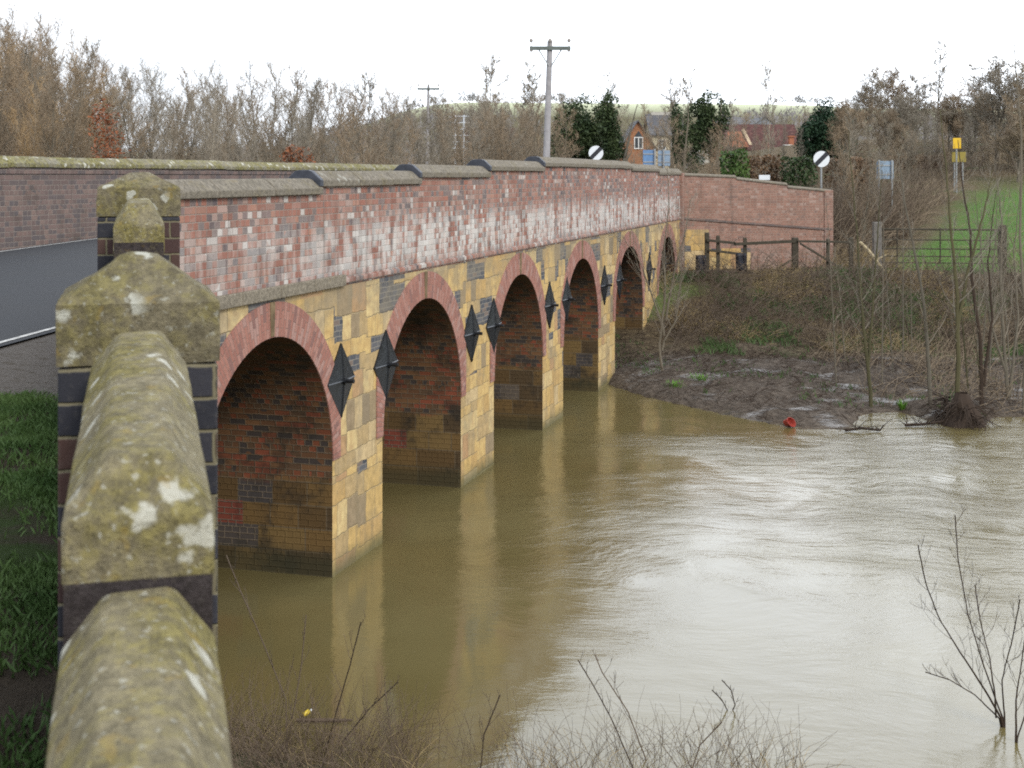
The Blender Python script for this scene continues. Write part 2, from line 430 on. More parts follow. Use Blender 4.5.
    dist = g.m_('ADD', X, g.m_('MULTIPLY', g.m_('SUBTRACT', Y, 26.0), -.29))   # metres out from the bridge
    am = g.m_('ADD', .16, g.m_('MULTIPLY', g.step(g.m_('ADD', dist, g.m_('MULTIPLY', w3, 5.0)), -1.0, 8.0), .84))
    calm = g.m_('ADD', .30, g.m_('MULTIPLY', g.step(g.m_('ADD', Y, g.m_('MULTIPLY', w3, 6.0)), 17.0, 26.0), .8))
    am = g.m_('MULTIPLY', g.m_('MULTIPLY', am, calm), g.m_('ADD', .25, g.m_('MULTIPLY', g.step(g.noise(v, .30, 3.0, .5, stretch=(1, .8, 1)), .36, .62), 1.15)))
    h = g.m_('ADD', g.m_('MULTIPLY', w1, 1.0), g.m_('MULTIPLY', w2, .42))
    h = g.m_('MULTIPLY', h, am)
    g.set('Normal', g.bump(h, .38, .085)); MAT['water'] = g.m
    # bark and twigs with per-object variation
    def bark(name, a, b, mottled=True):
        g = G(name, .9, .1)
        r = g.rand(); v = g.obj()
        nz = g.noise(v, 3.0, 5.0, .6, stretch=(1, 1, .4))
        c = g.mix(nz, a, b)
        c = g.mix(.5, c, g.ramp(r, [(0, (.36, .36, .36)), (.5, (.5, .48, .46)), (1, (.62, .56, .5))]), 'OVERLAY')
        g.set('Base Color', c); return g.m
    MAT['bark_grey'] = bark('grey_bark', (.10, .09, .07), (.21, .19, .155))
    MAT['twig_grey'] = bark('grey_twigs', (.20, .18, .145), (.31, .28, .235))
    MAT['far_twigs'] = bark('far_twigs', (.17, .165, .17), (.27, .26, .265))  # greyer, purpler twigs: distance haze put into the colour
    MAT['twig_brown'] = bark('brown_twigs', (.22, .17, .12), (.31, .25, .18))
    MAT['twig_orange'] = bark('orange_twigs', (.32, .225, .125), (.42, .31, .18))
    MAT['bark_pale'] = bark('pale_bark', (.24, .215, .17), (.38, .34, .28))
    MAT['bark_green'] = bark('mossy_bark', (.06, .06, .035), (.125, .115, .065))
    MAT['twig_dark'] = bark('dark_twigs', (.035, .027, .022), (.075, .056, .045))
    MAT['bramble'] = bark('bramble', (.095, .074, .058), (.165, .132, .103))
    MAT['straw'] = bark('dead_grass', (.26, .20, .105), (.38, .30, .17))
    MAT['stick'] = bark('bare_stick', (.45, .38, .24), (.58, .50, .34))
    def leaf(name, a, b, tr=.0):
        g = G(name, .6, .25); v = g.pos()
        n1 = g.noise(v, 1.1, 4.0, .6); n2 = g.white(g.n('ShaderNodeVectorMath', {0: v, 1: (9., 9., 9.)}, operation='MULTIPLY'))
        c = g.mix(g.step(n1, .3, .7), a, b); g.set('Base Color', c); return g.m
    MAT['ivy'] = leaf('ivy_leaves', (.022, .042, .016), (.065, .09, .035))
    MAT['conifer'] = leaf('conifer_leaves', (.010, .030, .016), (.028, .062, .028))
    MAT['laurel'] = leaf('hedge_leaves', (.032, .068, .014), (.075, .125, .03))
    MAT['hedge_dark'] = leaf('dark_hedge', (.022, .042, .014), (.045, .075, .025))
    MAT['hedge_brown'] = leaf('brown_hedge', (.10, .062, .035), (.17, .105, .06))
    MAT['russet'] = leaf('russet_leaves', (.16, .055, .025), (.28, .105, .045))
    MAT['grass'] = leaf('grass_blades', (.036, .076, .020), (.080, .135, .040))
    MAT['bankgrass'] = leaf('bank_grass', (.045, .085, .025), (.09, .14, .05)); MAT['tuft'] = leaf('bright_tuft', (.08, .20, .02), (.13, .28, .04))
    # things
    MAT['pole'] = simple('pole_timber', (.33, .32, .33), .85, .1, .2, 5)
    MAT['arm'] = simple('pole_crossarm', (.13, .15, .14), .8, .2, .2, 5)
    MAT['ceramic'] = simple('insulator', (.30, .27, .25), .35, .5, .1, 5)
    MAT['white'] = simple('sign_white', (.70, .74, .78), .5, .4, .05, 5, bump=0)
    MAT['black'] = simple('sign_black', (.02, .022, .03), .5, .4, .1, 5, bump=0)
    MAT['signback'] = simple('sign_back', (.22, .30, .40), .55, .4, .15, 4, bump=0)
    MAT['bluesign'] = simple('blue_sign', (.12, .23, .42), .5, .4, .15, 4, bump=0)
    MAT['yellow'] = simple('yellow_sign', (.72, .45, .02), .5, .4, .05, 5, bump=0)
    MAT['olive'] = simple('olive_board', (.28, .22, .05), .6, .3, .1, 5, bump=0)
    MAT['steel'] = simple('galvanised_steel', (.30, .31, .32), .5, .4, .15, 6, metal=.5, bump=0)
    MAT['wood_dark'] = simple('fence_timber', (.065, .058, .045), .9, .1, .35, 7)
    MAT['wood_grey'] = simple('post_timber', (.16, .15, .14), .9, .1, .3, 7)
    MAT['tarp'] = simple('dark_sheet', (.018, .020, .030), .5, .35, .3, 6)
    MAT['red'] = simple('red_plastic', (.36, .055, .04), .5, .4, .15, 6)
    MAT['bottle'] = simple('yellow_plastic', (.70, .52, .04), .4, .5, .1, 6)
    pal2 = [(0, (.34, .15, .075)), (.3, (.38, .18, .09)), (.6, (.30, .125, .07)), (.85, (.40, .21, .12))]
    MAT['house_brick'] = brick_wall_mat('orange_brick', pal2, (.40, .30, .22), header=False, dirt=.1, dust=(.44, .17, .07))
    g = G('red_tiles', .9, .1); v = g.obj(); X, Y, Z = g.sep(v)
    m1, r1, r2, row = g.bricks(X, Z, .3, .16, .02)
    c = g.ramp(r1, [(0, (.10, .05, .046)), (.3, (.12, .06, .055)), (.6, (.085, .045, .043)), (.85, (.14, .075, .065))], 'CONSTANT')
    g.set('Base Color', g.mix(m1, (.05, .025, .02), c)); MAT['red_tiles'] = g.m
    g = G('slate', .7, .25); v = g.obj(); X, Y, Z = g.sep(v)
    m1, r1, r2, row = g.bricks(X, Z, .3, .2, .02)
    c = g.ramp(r1, [(0, (.10, .10, .11)), (.4, (.13, .125, .125)), (.75, (.085, .085, .095))], 'CONSTANT')
    g.set('Base Color', g.mix(m1, (.05, .05, .05), c)); MAT['slate'] = g.m
    MAT['cream'] = simple('cream_render', (.60, .54, .40), .9, .1, .1, 3)
    MAT['glass'] = simple('window_glass', (.03, .035, .04), .12, .6, .1, 2, bump=0)
    MAT['frame'] = simple('window_frame', (.72, .72, .70), .5, .4, .05, 4, bump=0)
    MAT['orange_tile'] = simple('orange_tile', (.33, .135, .08), .85, .1, .25, 6)
    MAT['barge'] = simple('barge_board', (.62, .50, .36), .8, .1, .1, 5)
    MAT['grey_metal'] = simple('grey_sheeting', (.20, .22, .26), .6, .3, .1, 3)
    MAT['concrete'] = simple('pale_concrete', (.42, .40, .36), .9, .1, .15, 4)


make_materials()

# ------------------------------------------------------------------ bridge frame
OX, OY = -7.857, 0.0
DX, DY = .2802, .9599
BANG = math.atan2(DY, DX)


def B(s, n, z=0.0):
    return Vector((OX + DX * s - DY * n, OY + DY * s + DX * n, z))


def sn(x, y):
    return ((x - OX) * DX + (y - OY) * DY, -(x - OX) * DY + (y - OY) * DX)


def road_z(s):
    s -= 2.2
    if s < 11: return 3.855 - .033 * (11 - s)
    if s < 49: return 4.5 - .00133 * (s - 33) ** 2 if s < 33 else 4.5 - .0011 * (s - 33) ** 2
    return 4.218 - .03 * (s - 49)


ARCHES = [(17.40, 1.86), (22.96, 1.86), (28.60, 1.80), (34.05, 1.84), (39.95, 2.0), (46.30, 1.72)]
SPR, CROWN, STRB, STRT = 1.60, 3.50, 3.97, 4.13
BW = 7.63      # outer face to outer face

bridge = thing('road_bridge', (OX, OY, 0), 'long brick and ochre stone road bridge with six round arches crossing the brown river', 'bridge', rz=BANG, kind='thing')


def arch_z(x, c, a, off=0.0):
    t = max(-1, min(1, (x - c) / (a + off)))
    return SPR + (CROWN - SPR + off) * math.sqrt(max(0, 1 - t * t))


def build_bridge():
    S0, S1 = 14.5, 49.1
    # piers
    edges = [S0] + [q for c, a in ARCHES for q in (c - a, c + a)] + [S1]
    spans = [(edges[2 * i], edges[2 * i + 1]) for i in range(len(ARCHES) + 1)]
    for x0, x1 in spans:
        m = MB()
        z0, z1 = -1.2, SPR
        m.face([(x0, 0, z0), (x1, 0, z0), (x1, 0, z1), (x0, 0, z1)])
        m.face([(x1, BW, z0), (x0, BW, z0), (x0, BW, z1), (x1, BW, z1)])
        for x, flip in ((x0, 1), (x1, 0)):
            pts = [(x, 0, z0), (x, 0, z1), (x, BW, z1), (x, BW, z0)]
            pts2 = [(x, .02, z0), (x, .02, z1), (x, BW, z1), (x, BW, z0)]
            if x in (S0, S1): m.face(pts if flip else pts[::-1])
        m.face([(x0, 0, z1), (x1, 0, z1), (x1, BW, z1), (x0, BW, z1)])
        m.build('pier', MAT['stone'], bridge, fix=True)
    # spandrels front and back
    for y, fl in ((0.0, False), (BW, True)):
        m = MB()
        for x0, x1 in spans:
            q = [(x0, y, SPR), (x1, y, SPR), (x1, y, STRB), (x0, y, STRB)]
            m.face(q[::-1] if fl else q)
        for c, a in ARCHES:
            N = 40
            for i in range(N):
                t0, t1 = PI - PI * i / N, PI - PI * (i + 1) / N
                xa, xb = c + a * math.cos(t0), c + a * math.cos(t1)
                za, zb = arch_z(xa, c, a), arch_z(xb, c, a)
                q = [(xa, y, za), (xb, y, zb), (xb, y, STRB), (xa, y, STRB)]
                m.face(q[::-1] if fl else q)
        m.build('spandrel_wall', MAT['stone'], bridge)
    # barrels (with the jambs below them) and rings
    for c, a in ARCHES:
        m = MB(); rise = CROWN - SPR
        N = 48
        prof = [(c - a, -1.2, -1.2)]
        L = SPR; last = None
        for i in range(N + 1):
            t = PI - PI * i / N
            x, z = c + a * math.cos(t), SPR + rise * math.sin(t)
            if last: L += math.hypot(x - last[0], z - last[1])
            prof.append((x, z, L)); last = (x, z)
        prof.append((c + a, -1.2, L + SPR + 1.2))
        tot = L + SPR
        yy = [.0, .23, 2.5, 5.0, BW - .002]
        for (xa, za, la), (xb, zb, lb) in zip(prof, prof[1:]):
            va = la if la < tot / 2 else tot - la; vb = lb if lb <= tot / 2 else tot - lb
            if la == SPR and last is None: pass
            for y0, y1 in zip(yy, yy[1:]):
                m.face([(xa, y0, za), (xb, y0, zb), (xb, y1, zb), (xa, y1, za)],
                       [(y0 + c * 7.3, va), (y0 + c * 7.3, vb), (y1 + c * 7.3, vb), (y1 + c * 7.3, va)])
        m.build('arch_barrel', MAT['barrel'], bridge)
        m = MB(); R = .44
        N = 44; L = 0; pr = []
        lastp = None
        for i in range(N + 1):
            t = PI - PI * i / N
            pi_ = (c + a * math.cos(t), SPR + rise * math.sin(t)); po = (c + max(-a - .25, min(a + .25, (a + R) * math.cos(t))), SPR + (rise + R) * math.sin(t))
            mid = ((pi_[0] + po[0]) / 2, (pi_[1] + po[1]) / 2)
            if lastp: L += math.hypot(mid[0] - lastp[0], mid[1] - lastp[1])
            lastp = mid; pr.append((pi_, po, L))
        for (i0, o0, l0), (i1, o1, l1) in zip(pr, pr[1:]):
            f, b = -.018, -.001
            k = c * 3.1
            m.face([(i0[0], f, i0[1]), (i1[0], f, i1[1]), (o1[0], f, o1[1]), (o0[0], f, o0[1])], [(l0 + k, 0), (l1 + k, 0), (l1 + k, R), (l0 + k, R)])
            m.face([(i0[0], f, i0[1]), (i0[0], b, i0[1]), (i1[0], b, i1[1]), (i1[0], f, i1[1])], [(l0 + k, 0), (l0 + k, .2), (l1 + k, .2), (l1 + k, 0)])
            m.face([(o1[0], f, o1[1]), (o1[0], .004, o1[1]), (o0[0], .004, o0[1]), (o0[0], f, o0[1])], [(l1 + k, R), (l1 + k, R + .02), (l0 + k, R + .02), (l0 + k, R)])
        for (pi_, po, l) in (pr[0], pr[-1]):
            m.face([(pi_[0], -.018, pi_[1]), (po[0], -.018, po[1]), (po[0], .004, po[1]), (pi_[0], .004, pi_[1])], [(l, 0), (l, R), (l + .02, R), (l + .02, 0)])
        ring = m.build('arch_ring', MAT['ring'], bridge)
        k = MB()
        zc = CROWN
        k.hexa([(c - .045, -.03, zc + .01), (c + .045, -.03, zc + .01), (c + .045, .1, zc + .01), (c - .045, .1, zc + .01),
                (c - .07, -.03, zc + R), (c + .07, -.03, zc + R), (c + .07, .1, zc + R), (c - .07, .1, zc + R)])
        k.build('keystone', MAT['key'], ring, bevel=.008)
    # string course: a stone band near the camera, then a thin oversailing brick course
    m = MB()
    for i in range(5):
        x0 = 14.52 + i * 1.02
        m.box(x0, x0 + 1.012, -.06, .3, STRB + .002, STRT)
    m.build('string_course', MAT['string'], bridge, bevel=.012)
    m = MB(); m.box(19.63, 49.0, -.028, .3, STRB + .03, STRB + .10)
    m.build('oversailing_course', MAT['parapet'], bridge, bevel=.006)
    # near parapet in steps: (s0, s1, top of coping)
    segs = [(14.6, 18.85, 5.455), (18.85, 22.7, 5.565), (22.7, 26.5, 5.675), (26.5, 30.45, 5.80), (30.45, 40.2, 5.91), (40.2, 44.6, 5.84), (44.6, 49.1, 5.74)]
    CH = .215
    m = MB()
    for s0, s1, zt in segs:
        m.box(s0, s1, .002, .38, STRB + .003 if s0 < 13.6 else STRB + .003, zt - CH + .01)
    m.build('parapet_wall', MAT['parapet'], bridge)
    prof = [(-.055, 0), (-.055, .085), (.075, .20), (.13, .215), (.26, .215), (.315, .20), (.445, .085), (.445, 0)]
    rnd = random.Random(3)
    for i, (s0, s1, zt) in enumerate(segs):
        x = s0
        n = max(2, round((s1 - s0) / 1.3)); ed = [s0 + (s1 - s0) * k / n for k in range(n + 1)]
        for a_, b_ in zip(ed, ed[1:]):
            dz = rnd.uniform(-.006, .006); dy = rnd.uniform(-.006, .006)
            mm = MB(); zb = zt - CH + .012 + dz
            mm.sweep(prof, [(lambda p, q, X=X: (X, p + dy, zb + q)) for X in (a_ + .005, (a_ + b_) / 2, b_ - .005)])
            mm.build('coping_stone', MAT['coping'], bridge, bevel=.012, fix=True)
        # dark blue-grey end block where the coping steps up towards the far bank
        if 0 < i < 5:
            mm = MB(); pr2 = [(p * 1.02, q * 1.02) for p, q in prof]
            mm.sweep(pr2, [(lambda p, q, X=X: (X, p, zt - CH + .012 + q)) for X in (s0 - .10, s0 + .004)])
            mm.build('coping_end', MAT['dark_end'], bridge, bevel=.01, fix=True)
    # far parapet
    m = MB(); m.box(4.0, 50.0, BW - .38, BW, STRB - .6, 5.64); m.build('parapet_wall', MAT['far_parapet'], bridge)
    x = 4.0
    while x < 50:
        L = rnd.uniform(1.1, 1.5); mm = MB(); zb = 5.642 + rnd.uniform(-.006, .008); dy = rnd.uniform(-.01, .01)
        mm.sweep([(q + BW - .39, r * .92) for q, r in prof], [(lambda p, q, X=X: (X, p + dy, zb + q)) for X in (x + .004, x + L - .004)])
        mm.build('coping_stone', MAT['far_coping'], bridge, bevel=.014, fix=True); x += L
    # small projecting course under the far coping
    m = MB(); m.box(4, 50, BW - .405, BW - .375, 5.54, 5.638); m.build('oversailing_course', MAT['far_parapet'], bridge)
    # deck edges: solid strip so no gap shows between walls and road
    m = MB()
    N = 40
    for i in range(N):
        s0, s1 = 13.5 + (49 - 13.5) * i / N, 13.5 + (49 - 13.5) * (i + 1) / N
        m.face([(s0, .38, road_z(s0) - .05), (s1, .38, road_z(s1) - .05), (s1, BW - .38, road_z(s1) - .05), (s0, BW - .38, road_z(s0) - .05)])
    m.build('deck', MAT['gravel'], bridge)
    # pilaster closing the bridge at the far end
    m = MB(); m.box(48.86, 49.24, -.10, .30, -.5, 5.60); m.build('pilaster', MAT['wing_brick'], bridge, bevel=.01)
    # iron tie plates
    for px in (340, 385, 471, 493, 549, 566, 604, 619, 649, 664):
        s = 11050.0 / (906 - px); zc = 2.66; h = .52; hw = .475
        m = MB()
        rim = [(s, -.022, zc + h), (s + hw, -.022, zc), (s, -.022, zc - h), (s - hw, -.022, zc)]
        back = [(x, -.001, z) for x, y, z in rim]
        apex = (s, -.062, zc)
        for i in range(4):
            j = (i + 1) % 4
            # each face slightly dished towards the ribs
            m.face([rim[i], rim[j], back[j], back[i]])
            mid = tuple((rim[i][k] + rim[j][k] + apex[k]) / 3 + (0, .004, 0)[k] for k in range(3))
            m.face([rim[i], mid, rim[j]][::-1]); m.face([rim[j], mid, apex][::-1]); m.face([apex, mid, rim[i]][::-1])
        pl = m.build('tie_plate', MAT['iron'], bridge, fix=True)
        mm = MB()
        for q in (rim[0], rim[2]):
            mm.tube([(q[0], q[1] - .004, q[2] * .97 + zc * .03), (s, -.064, zc)], .012, 4)
        for q in (rim[1], rim[3]):
            mm.tube([(q[0] * .97 + s * .03, q[1] - .004, q[2]), (s, -.064, zc)], .012, 4)
        mm.build('rib', MAT['iron'], pl)
        mm = MB(); mm.tube([(s, -.05, zc), (s, -.21, zc)], .030, 8, cap=True); mm.tube([(s, -.055, zc), (s, -.09, zc)], .052, 6, cap=True)
        mm.build('tie_rod', MAT['iron'], pl)


build_bridge()


# ------------------------------------------------------------------ near wing wall (stepped coping and two pillars)
WV = Vector((-.2763, 1.0, 0)); WL = WV.length; WANG = math.atan2(WV.y, WV.x)   # local x runs along the wall away from the camera


def build_near_wing():
    root = thing('wing_wall', (0, 0, 0), 'narrow stepped wall of lichened coping stones with two capped blue brick pillars', 'wall', rz=WANG, kind='thing')
    k = WL            # world Y -> distance along the wall
    def along(Y): return Y * k
    # wall body, in stretches under the coping; (Y0, Y1, z0, z1 of coping top)
    parts = [(1.0, 2.30, 4.695, 4.80), (2.305, 3.70, 5.01, 5.075), (4.05, 6.895, 5.05, 5.10), (6.90, 7.62, 5.36, 5.375), (7.98, 14.0, 5.30, 5.36)]
    body = MB()
    prof = [(-.127, 0), (-.127, .116), (-.060, .203), (-.045, .208), (.045, .208), (.060, .203), (.127, .116), (.127, 0)]
    stones = []
    for i, (a, b, za, zb) in enumerate(parts):
        body.hexa([(along(a) + .003, -.123, 1.0), (along(b), -.123, 1.0), (along(b), .123, 1.0), (along(a) + .003, .123, 1.0),
                   (along(a) + .003, -.123, za - .20), (along(b), -.123, zb - .20), (along(b), .123, zb - .20), (along(a) + .003, .123, za - .20)])
        n = max(1, round((b - a) / 1.5))
        for q in range(n):
            a2, b2 = a + (b - a) * q / n, a + (b - a) * (q + 1) / n
            z2, z3 = za + (zb - za) * q / n, za + (zb - za) * (q + 1) / n
            m = MB(); N = 14
            pth = []
            pf = prof if i != 3 else [(y, z * 1.24) for y, z in prof]
            hh = .208 if i != 3 else .258
            for t in range(N + 1):
                f = t / N
                X = along(a2 + .004 + (b2 - a2 - .008) * f); zt = z2 + (z3 - z2) * f - hh
                def fn(p, r, X=X, zt=zt):
                    d = mnoise.noise(Vector((X * 3.1, p * 9, r * 9))) * .006 + mnoise.noise(Vector((X * 9.1, p * 21, r * 21 + 5))) * .003
                    sc = 1 + d * 3
                    return (X, p * sc, zt + r * sc + d * .5)
                if t == 0 and q == 0 and i in (1, 3):
                    hip = .075 if i == 1 else .10; sh = pf[1][1]
                    def fe(p, r, X=X, zt=zt, f2=fn): return (X, p, zt + min(r, sh))
                    pth.append(fe)
                    pth.append(lambda p, r, X=X + hip, zt=zt: (X, p, zt + r))
                elif t * (along(b2) - along(a2)) / N < .12 and q == 0 and i in (1, 3): continue
                else: pth.append(fn)
            m.sweep(pf, pth)
            o = m.build('coping_stone', MAT['copingnear'], root, fix=True)
            for pl in o.data.polygons: pl.use_smooth = True
            o.data.set_sharp_from_angle(angle=math.radians(24))
            bv = o.modifiers.new('bevel', 'BEVEL'); bv.width = .009; bv.segments = 2; bv.limit_method = 'ANGLE'; bv.angle_limit = math.radians(24)
    body.build('wall_body', MAT['dirty_brick'], root)
    # pillars
    for Y, w, zc0, zc1, zc2 in ((3.85, .445, 4.961, 5.146, 5.272), (7.78, .465, 5.262, 5.437, 5.523)):
        x = along(Y) + w / 2 - .03; h = w / 2
        m = MB(); m.box(x - h + .004, x + h - .004, -h + .004, h - .004, 1.0, zc0 + .002)
        pil = m.build('pillar', MAT['blue_brick'], root, bevel=.008)
        N = 10
        def ringz(sz, z, sub=6):
            pts = []
            for e in range(4):
                c0 = [(-1, -1), (1, -1), (1, 1), (-1, 1)][e]; c1 = [(-1, -1), (1, -1), (1, 1), (-1, 1)][(e + 1) % 4]
                for q in range(sub):
                    f = q / sub; a_, b_ = c0[0] + (c1[0] - c0[0]) * f, c0[1] + (c1[1] - c0[1]) * f
                    d = mnoise.noise(Vector((x + a_ * 3 * sz * 5, b_ * sz * 15, z * 9))) * .008
                    pts.append((x + a_ * (sz + d), b_ * (sz + d), z + d * .7))
            return pts
        m = MB(); H = zc2 - zc1
        rings = [ringz(h, zc0 + .006), ringz(h + .002, zc0 + (zc1 - zc0) * .5), ringz(h, zc1 - .008), ringz(h - .008, zc1 + .002)]
        for f in (.25, .5, .75, .93): rings.append(ringz((h - .010) * (1 - f) + .040 * f, zc1 + .002 + (H - .002) * (f ** 1.06)))
        rings.append(ringz(.02, zc2))
        base = len(m.v); nn = len(rings[0])
        for r in rings: m.v += r
        for i in range(len(rings) - 1):
            for j in range(nn):
                m.f.append((base + i * nn + j, base + i * nn + (j + 1) % nn, base + (i + 1) * nn + (j + 1) % nn, base + (i + 1) * nn + j))
        m.f.append(tuple(base + j for j in range(nn))[::-1]); m.f.append(tuple(base + (len(rings) - 1) * nn + j for j in range(nn)))
        m.build('pillar_cap', MAT['cap'], pil, smooth=26, fix=True)


build_near_wing()


# ------------------------------------------------------------------ far wing wall
def build_far_wing():
    p0 = B(49.2, .02); p1 = Vector((11.45, 48.3, 0)); d = p1 - p0
    L = d.length; ang = math.atan2(d.y, d.x)
    root = thing('wing_wall', (p0.x, p0.y, 0), 'long pinkish brick wall from the far bridge end, behind the timber fence', 'wall', rz=ang, kind='thing')
    zt0, zt1, zb0, zb1 = 5.61, 4.97, 4.03, 3.60
    m = MB(); N = 3
    steps = [(0, .36, 5.61, 5.53), (.36, .70, 5.47, 5.26), (.70, 1.0, 5.17, 5.02)]
    for a, b, z0, z1 in steps:
        m.hexa([(L * a, 0, 1.0), (L * b, 0, 1.0), (L * b, .36, 1.0), (L * a, .36, 1.0), (L * a, 0, z0 - .1), (L * b, 0, z1 - .1), (L * b, .36, z1 - .1), (L * a, .36, z0 - .1)])
        c = MB(); c.sweep([(-.04, 0), (-.04, .05), (.06, .10), (.30, .10), (.40, .05), (.40, 0)], [(lambda p, q, X=X, Z=Z: (X, p, Z - .098 + q)) for X, Z in ((L * a + .004, z0), (L * b - .004, z1))])
        c.build('coping', MAT['coping'], root, bevel=.01, fix=True)
    m.build('wall_body', MAT['wing_brick'], root)
    m = MB(); m.hexa([(0.1, -.05, zb0 - .05), (L, -.05, zb1 - .05), (L, .02, zb1 - .05), (.1, .02, zb0 - .05), (0.1, -.05, zb0 + .02), (L, -.05, zb1 + .02), (L, .02, zb1 + .02), (.1, .02, zb0 + .02)])
    m.build('string_course', MAT['far_parapet'], root)
    m = MB(); m.box(0.12, 1.0, -.06, .05, 1.0, 3.62); m.box(1.0, 2.55, -.05, .05, 1.0, 2.95); m.build('stone_patch', MAT['stone'], root, bevel=.01)
    m = MB(); m.box(L - .30, L + .03, -.045, .42, 1.0, 5.0); m.build('end_pier', MAT['wing_brick'], root, bevel=.01)


build_far_wing()


# ------------------------------------------------------------------ terrain
FAR_EDGE = [(-60, 37), (-10, 36.5), (2.2, 36.2), (3.2, 33.6), (4.4, 31.7), (5.1, 30.6), (6.2, 29.3), (7.4, 29.3), (8.1, 31.0), (9.0, 31.4), (9.6, 29.5), (10.4, 29.4), (11.0, 30.8), (14, 30.0), (22, 29), (45, 27), (80, 25)]


def far_edge(x):
    for (x0, y0), (x1, y1) in zip(FAR_EDGE, FAR_EDGE[1:]):
        if x <= x1:
            t = max(0, min(1, (x - x0) / (x1 - x0))); return y0 + (y1 - y0) * t
    return FAR_EDGE[-1][1]


def sm(a, b, x):
    t = max(0.0, min(1.0, (x - a) / (b - a))); return t * t * (3 - 2 * t)


def nz(x, y, s, o=0.0): return mnoise.fractal(Vector((x * s, y * s, o)), 1.0, 2.0, 4)


def terrain_z(x, y):
    fe = far_edge(x)
    if y < 13.4:
        h = (12.3 + .5 * sm(-1, -2.6, x) - y) * .34 + .10 * nz(x, y, .9)
        
        return max(-1.0, min(3.4, h))
    d = y - fe
    if d < 0: return max(-1.2, -.02 + d * .5) if d > -3 else -1.2
    h = .16 * sm(0, 1.4, d) + .34 * sm(1, 8, d)
    h += (.07 * nz(x, y, .8) + .05 * nz(x, y, 2.3, 4)) * sm(0, 1.5, d)
    # bank up to the fence line
    y0 = 38.0 + .05 * (x - 5) ; y1 = 45.2
    h += 1.72 * sm(y0, y1, y)
    # field rising to the right behind the gate
    fld = sm(6, 24, x) * sm(47, 52, y)
    h += fld * min(5.0, max(0, (y - 48) * .060 + (x - 11) * .085)) * (1 - sm(100, 200, y))
    h += .10 * nz(x, y, .25, 2) * sm(0, 6, d)
    h += 1.3 * sm(60, 110, y)
    # far hill
    if y > 180:
        ridge = (40 + 3 * nz(x, 0, .0012, 7)) * (.35 + .65 * sm(-110, -25, x))
        h += ridge * sm(200, 720, y) - 25 * sm(760, 1500, y)
    return h


def cover(x, y, z):
    fe = far_edge(x); d = y - fe
    g = mu = pa = 0.0
    if y < 13:
        return .25, .25, 0
    n = nz(x, y, .35, 9)
    mu = sm(-.5, .5, d) * (1 - sm(36.5, 41.0, y + n * 2))
    if d < 0: mu = 1
    # bright field
    e = x - (13.0 + (y - 48.5) * .50 + n * .5)
    g = sm(0, 1.5, e) * sm(45.6, 47.2, y + n) * (1 - sm(68, 73, y + n * 2))
    g = max(g, .55 * sm(38.5, 40, y) * (1 - sm(43, 45, y)) * sm(.12, .35, nz(x, y, .30, 21)) )
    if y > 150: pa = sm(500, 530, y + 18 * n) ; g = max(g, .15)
    return g, mu, pa


def axis(lo, fine_lo, fine_hi, hi, step):
    xs = []
    x = fine_lo
    while x <= fine_hi: xs.append(x); x += step
    st = step
    while x < hi: xs.append(x); st *= 1.22; x += st
    xs.append(hi)
    x = fine_lo; st = step; left = []
    while x > lo:
        st *= 1.22; x -= st; left.append(max(x, lo))
    return left[::-1] + xs


def build_terrain():
    xs = axis(-1600, -6, 24, 1600, .30); ys = axis(-60, 8, 50, 1700, .30)
    v = [(x, y, terrain_z(x, y)) for y in ys for x in xs]
    n = len(xs)
    f = [(j * n + i, j * n + i + 1, (j + 1) * n + i + 1, (j + 1) * n + i) for j in range(len(ys) - 1) for i in range(n - 1)]
    me = bpy.data.meshes.new('ground'); me.from_pydata(v, [], f); me.materials.append(MAT['terrain'])
    ca = me.attributes.new('cover', 'FLOAT_COLOR', 'POINT')
    for i, p in enumerate(v):
        a = cover(*p); ca.data[i].color = (*a, 1)
    for p in me.polygons: p.use_smooth = True
    o = bpy.data.objects.new('ground', me); COL.objects.link(o); tag(o, 'river banks, field and far hillside', kind='structure')
    m = MB(); m.face([(-90, -5, 0), (110, -5, 0), (110, 45, 0), (-90, 45, 0)]); tag(m.build('river_water', MAT['water']), kind='structure')


build_terrain()


# ------------------------------------------------------------------ raised approach: verge, road, lines
def verge_z(x, y):
    s, n = sn(x, y)
    rz = road_z(s) - .02
    t = sm(.0, -2.2, n) if n < 0 else 0
    t = 1 - sm(-2.4, .5, n)
    base = 3.79 if y > 6 else 3.79 - .02 * (6 - y)
    return rz * (1 - t) + base * t + (.03 * nz(x, y, 1.6) + .012 * nz(x, y, 5.0)) * t


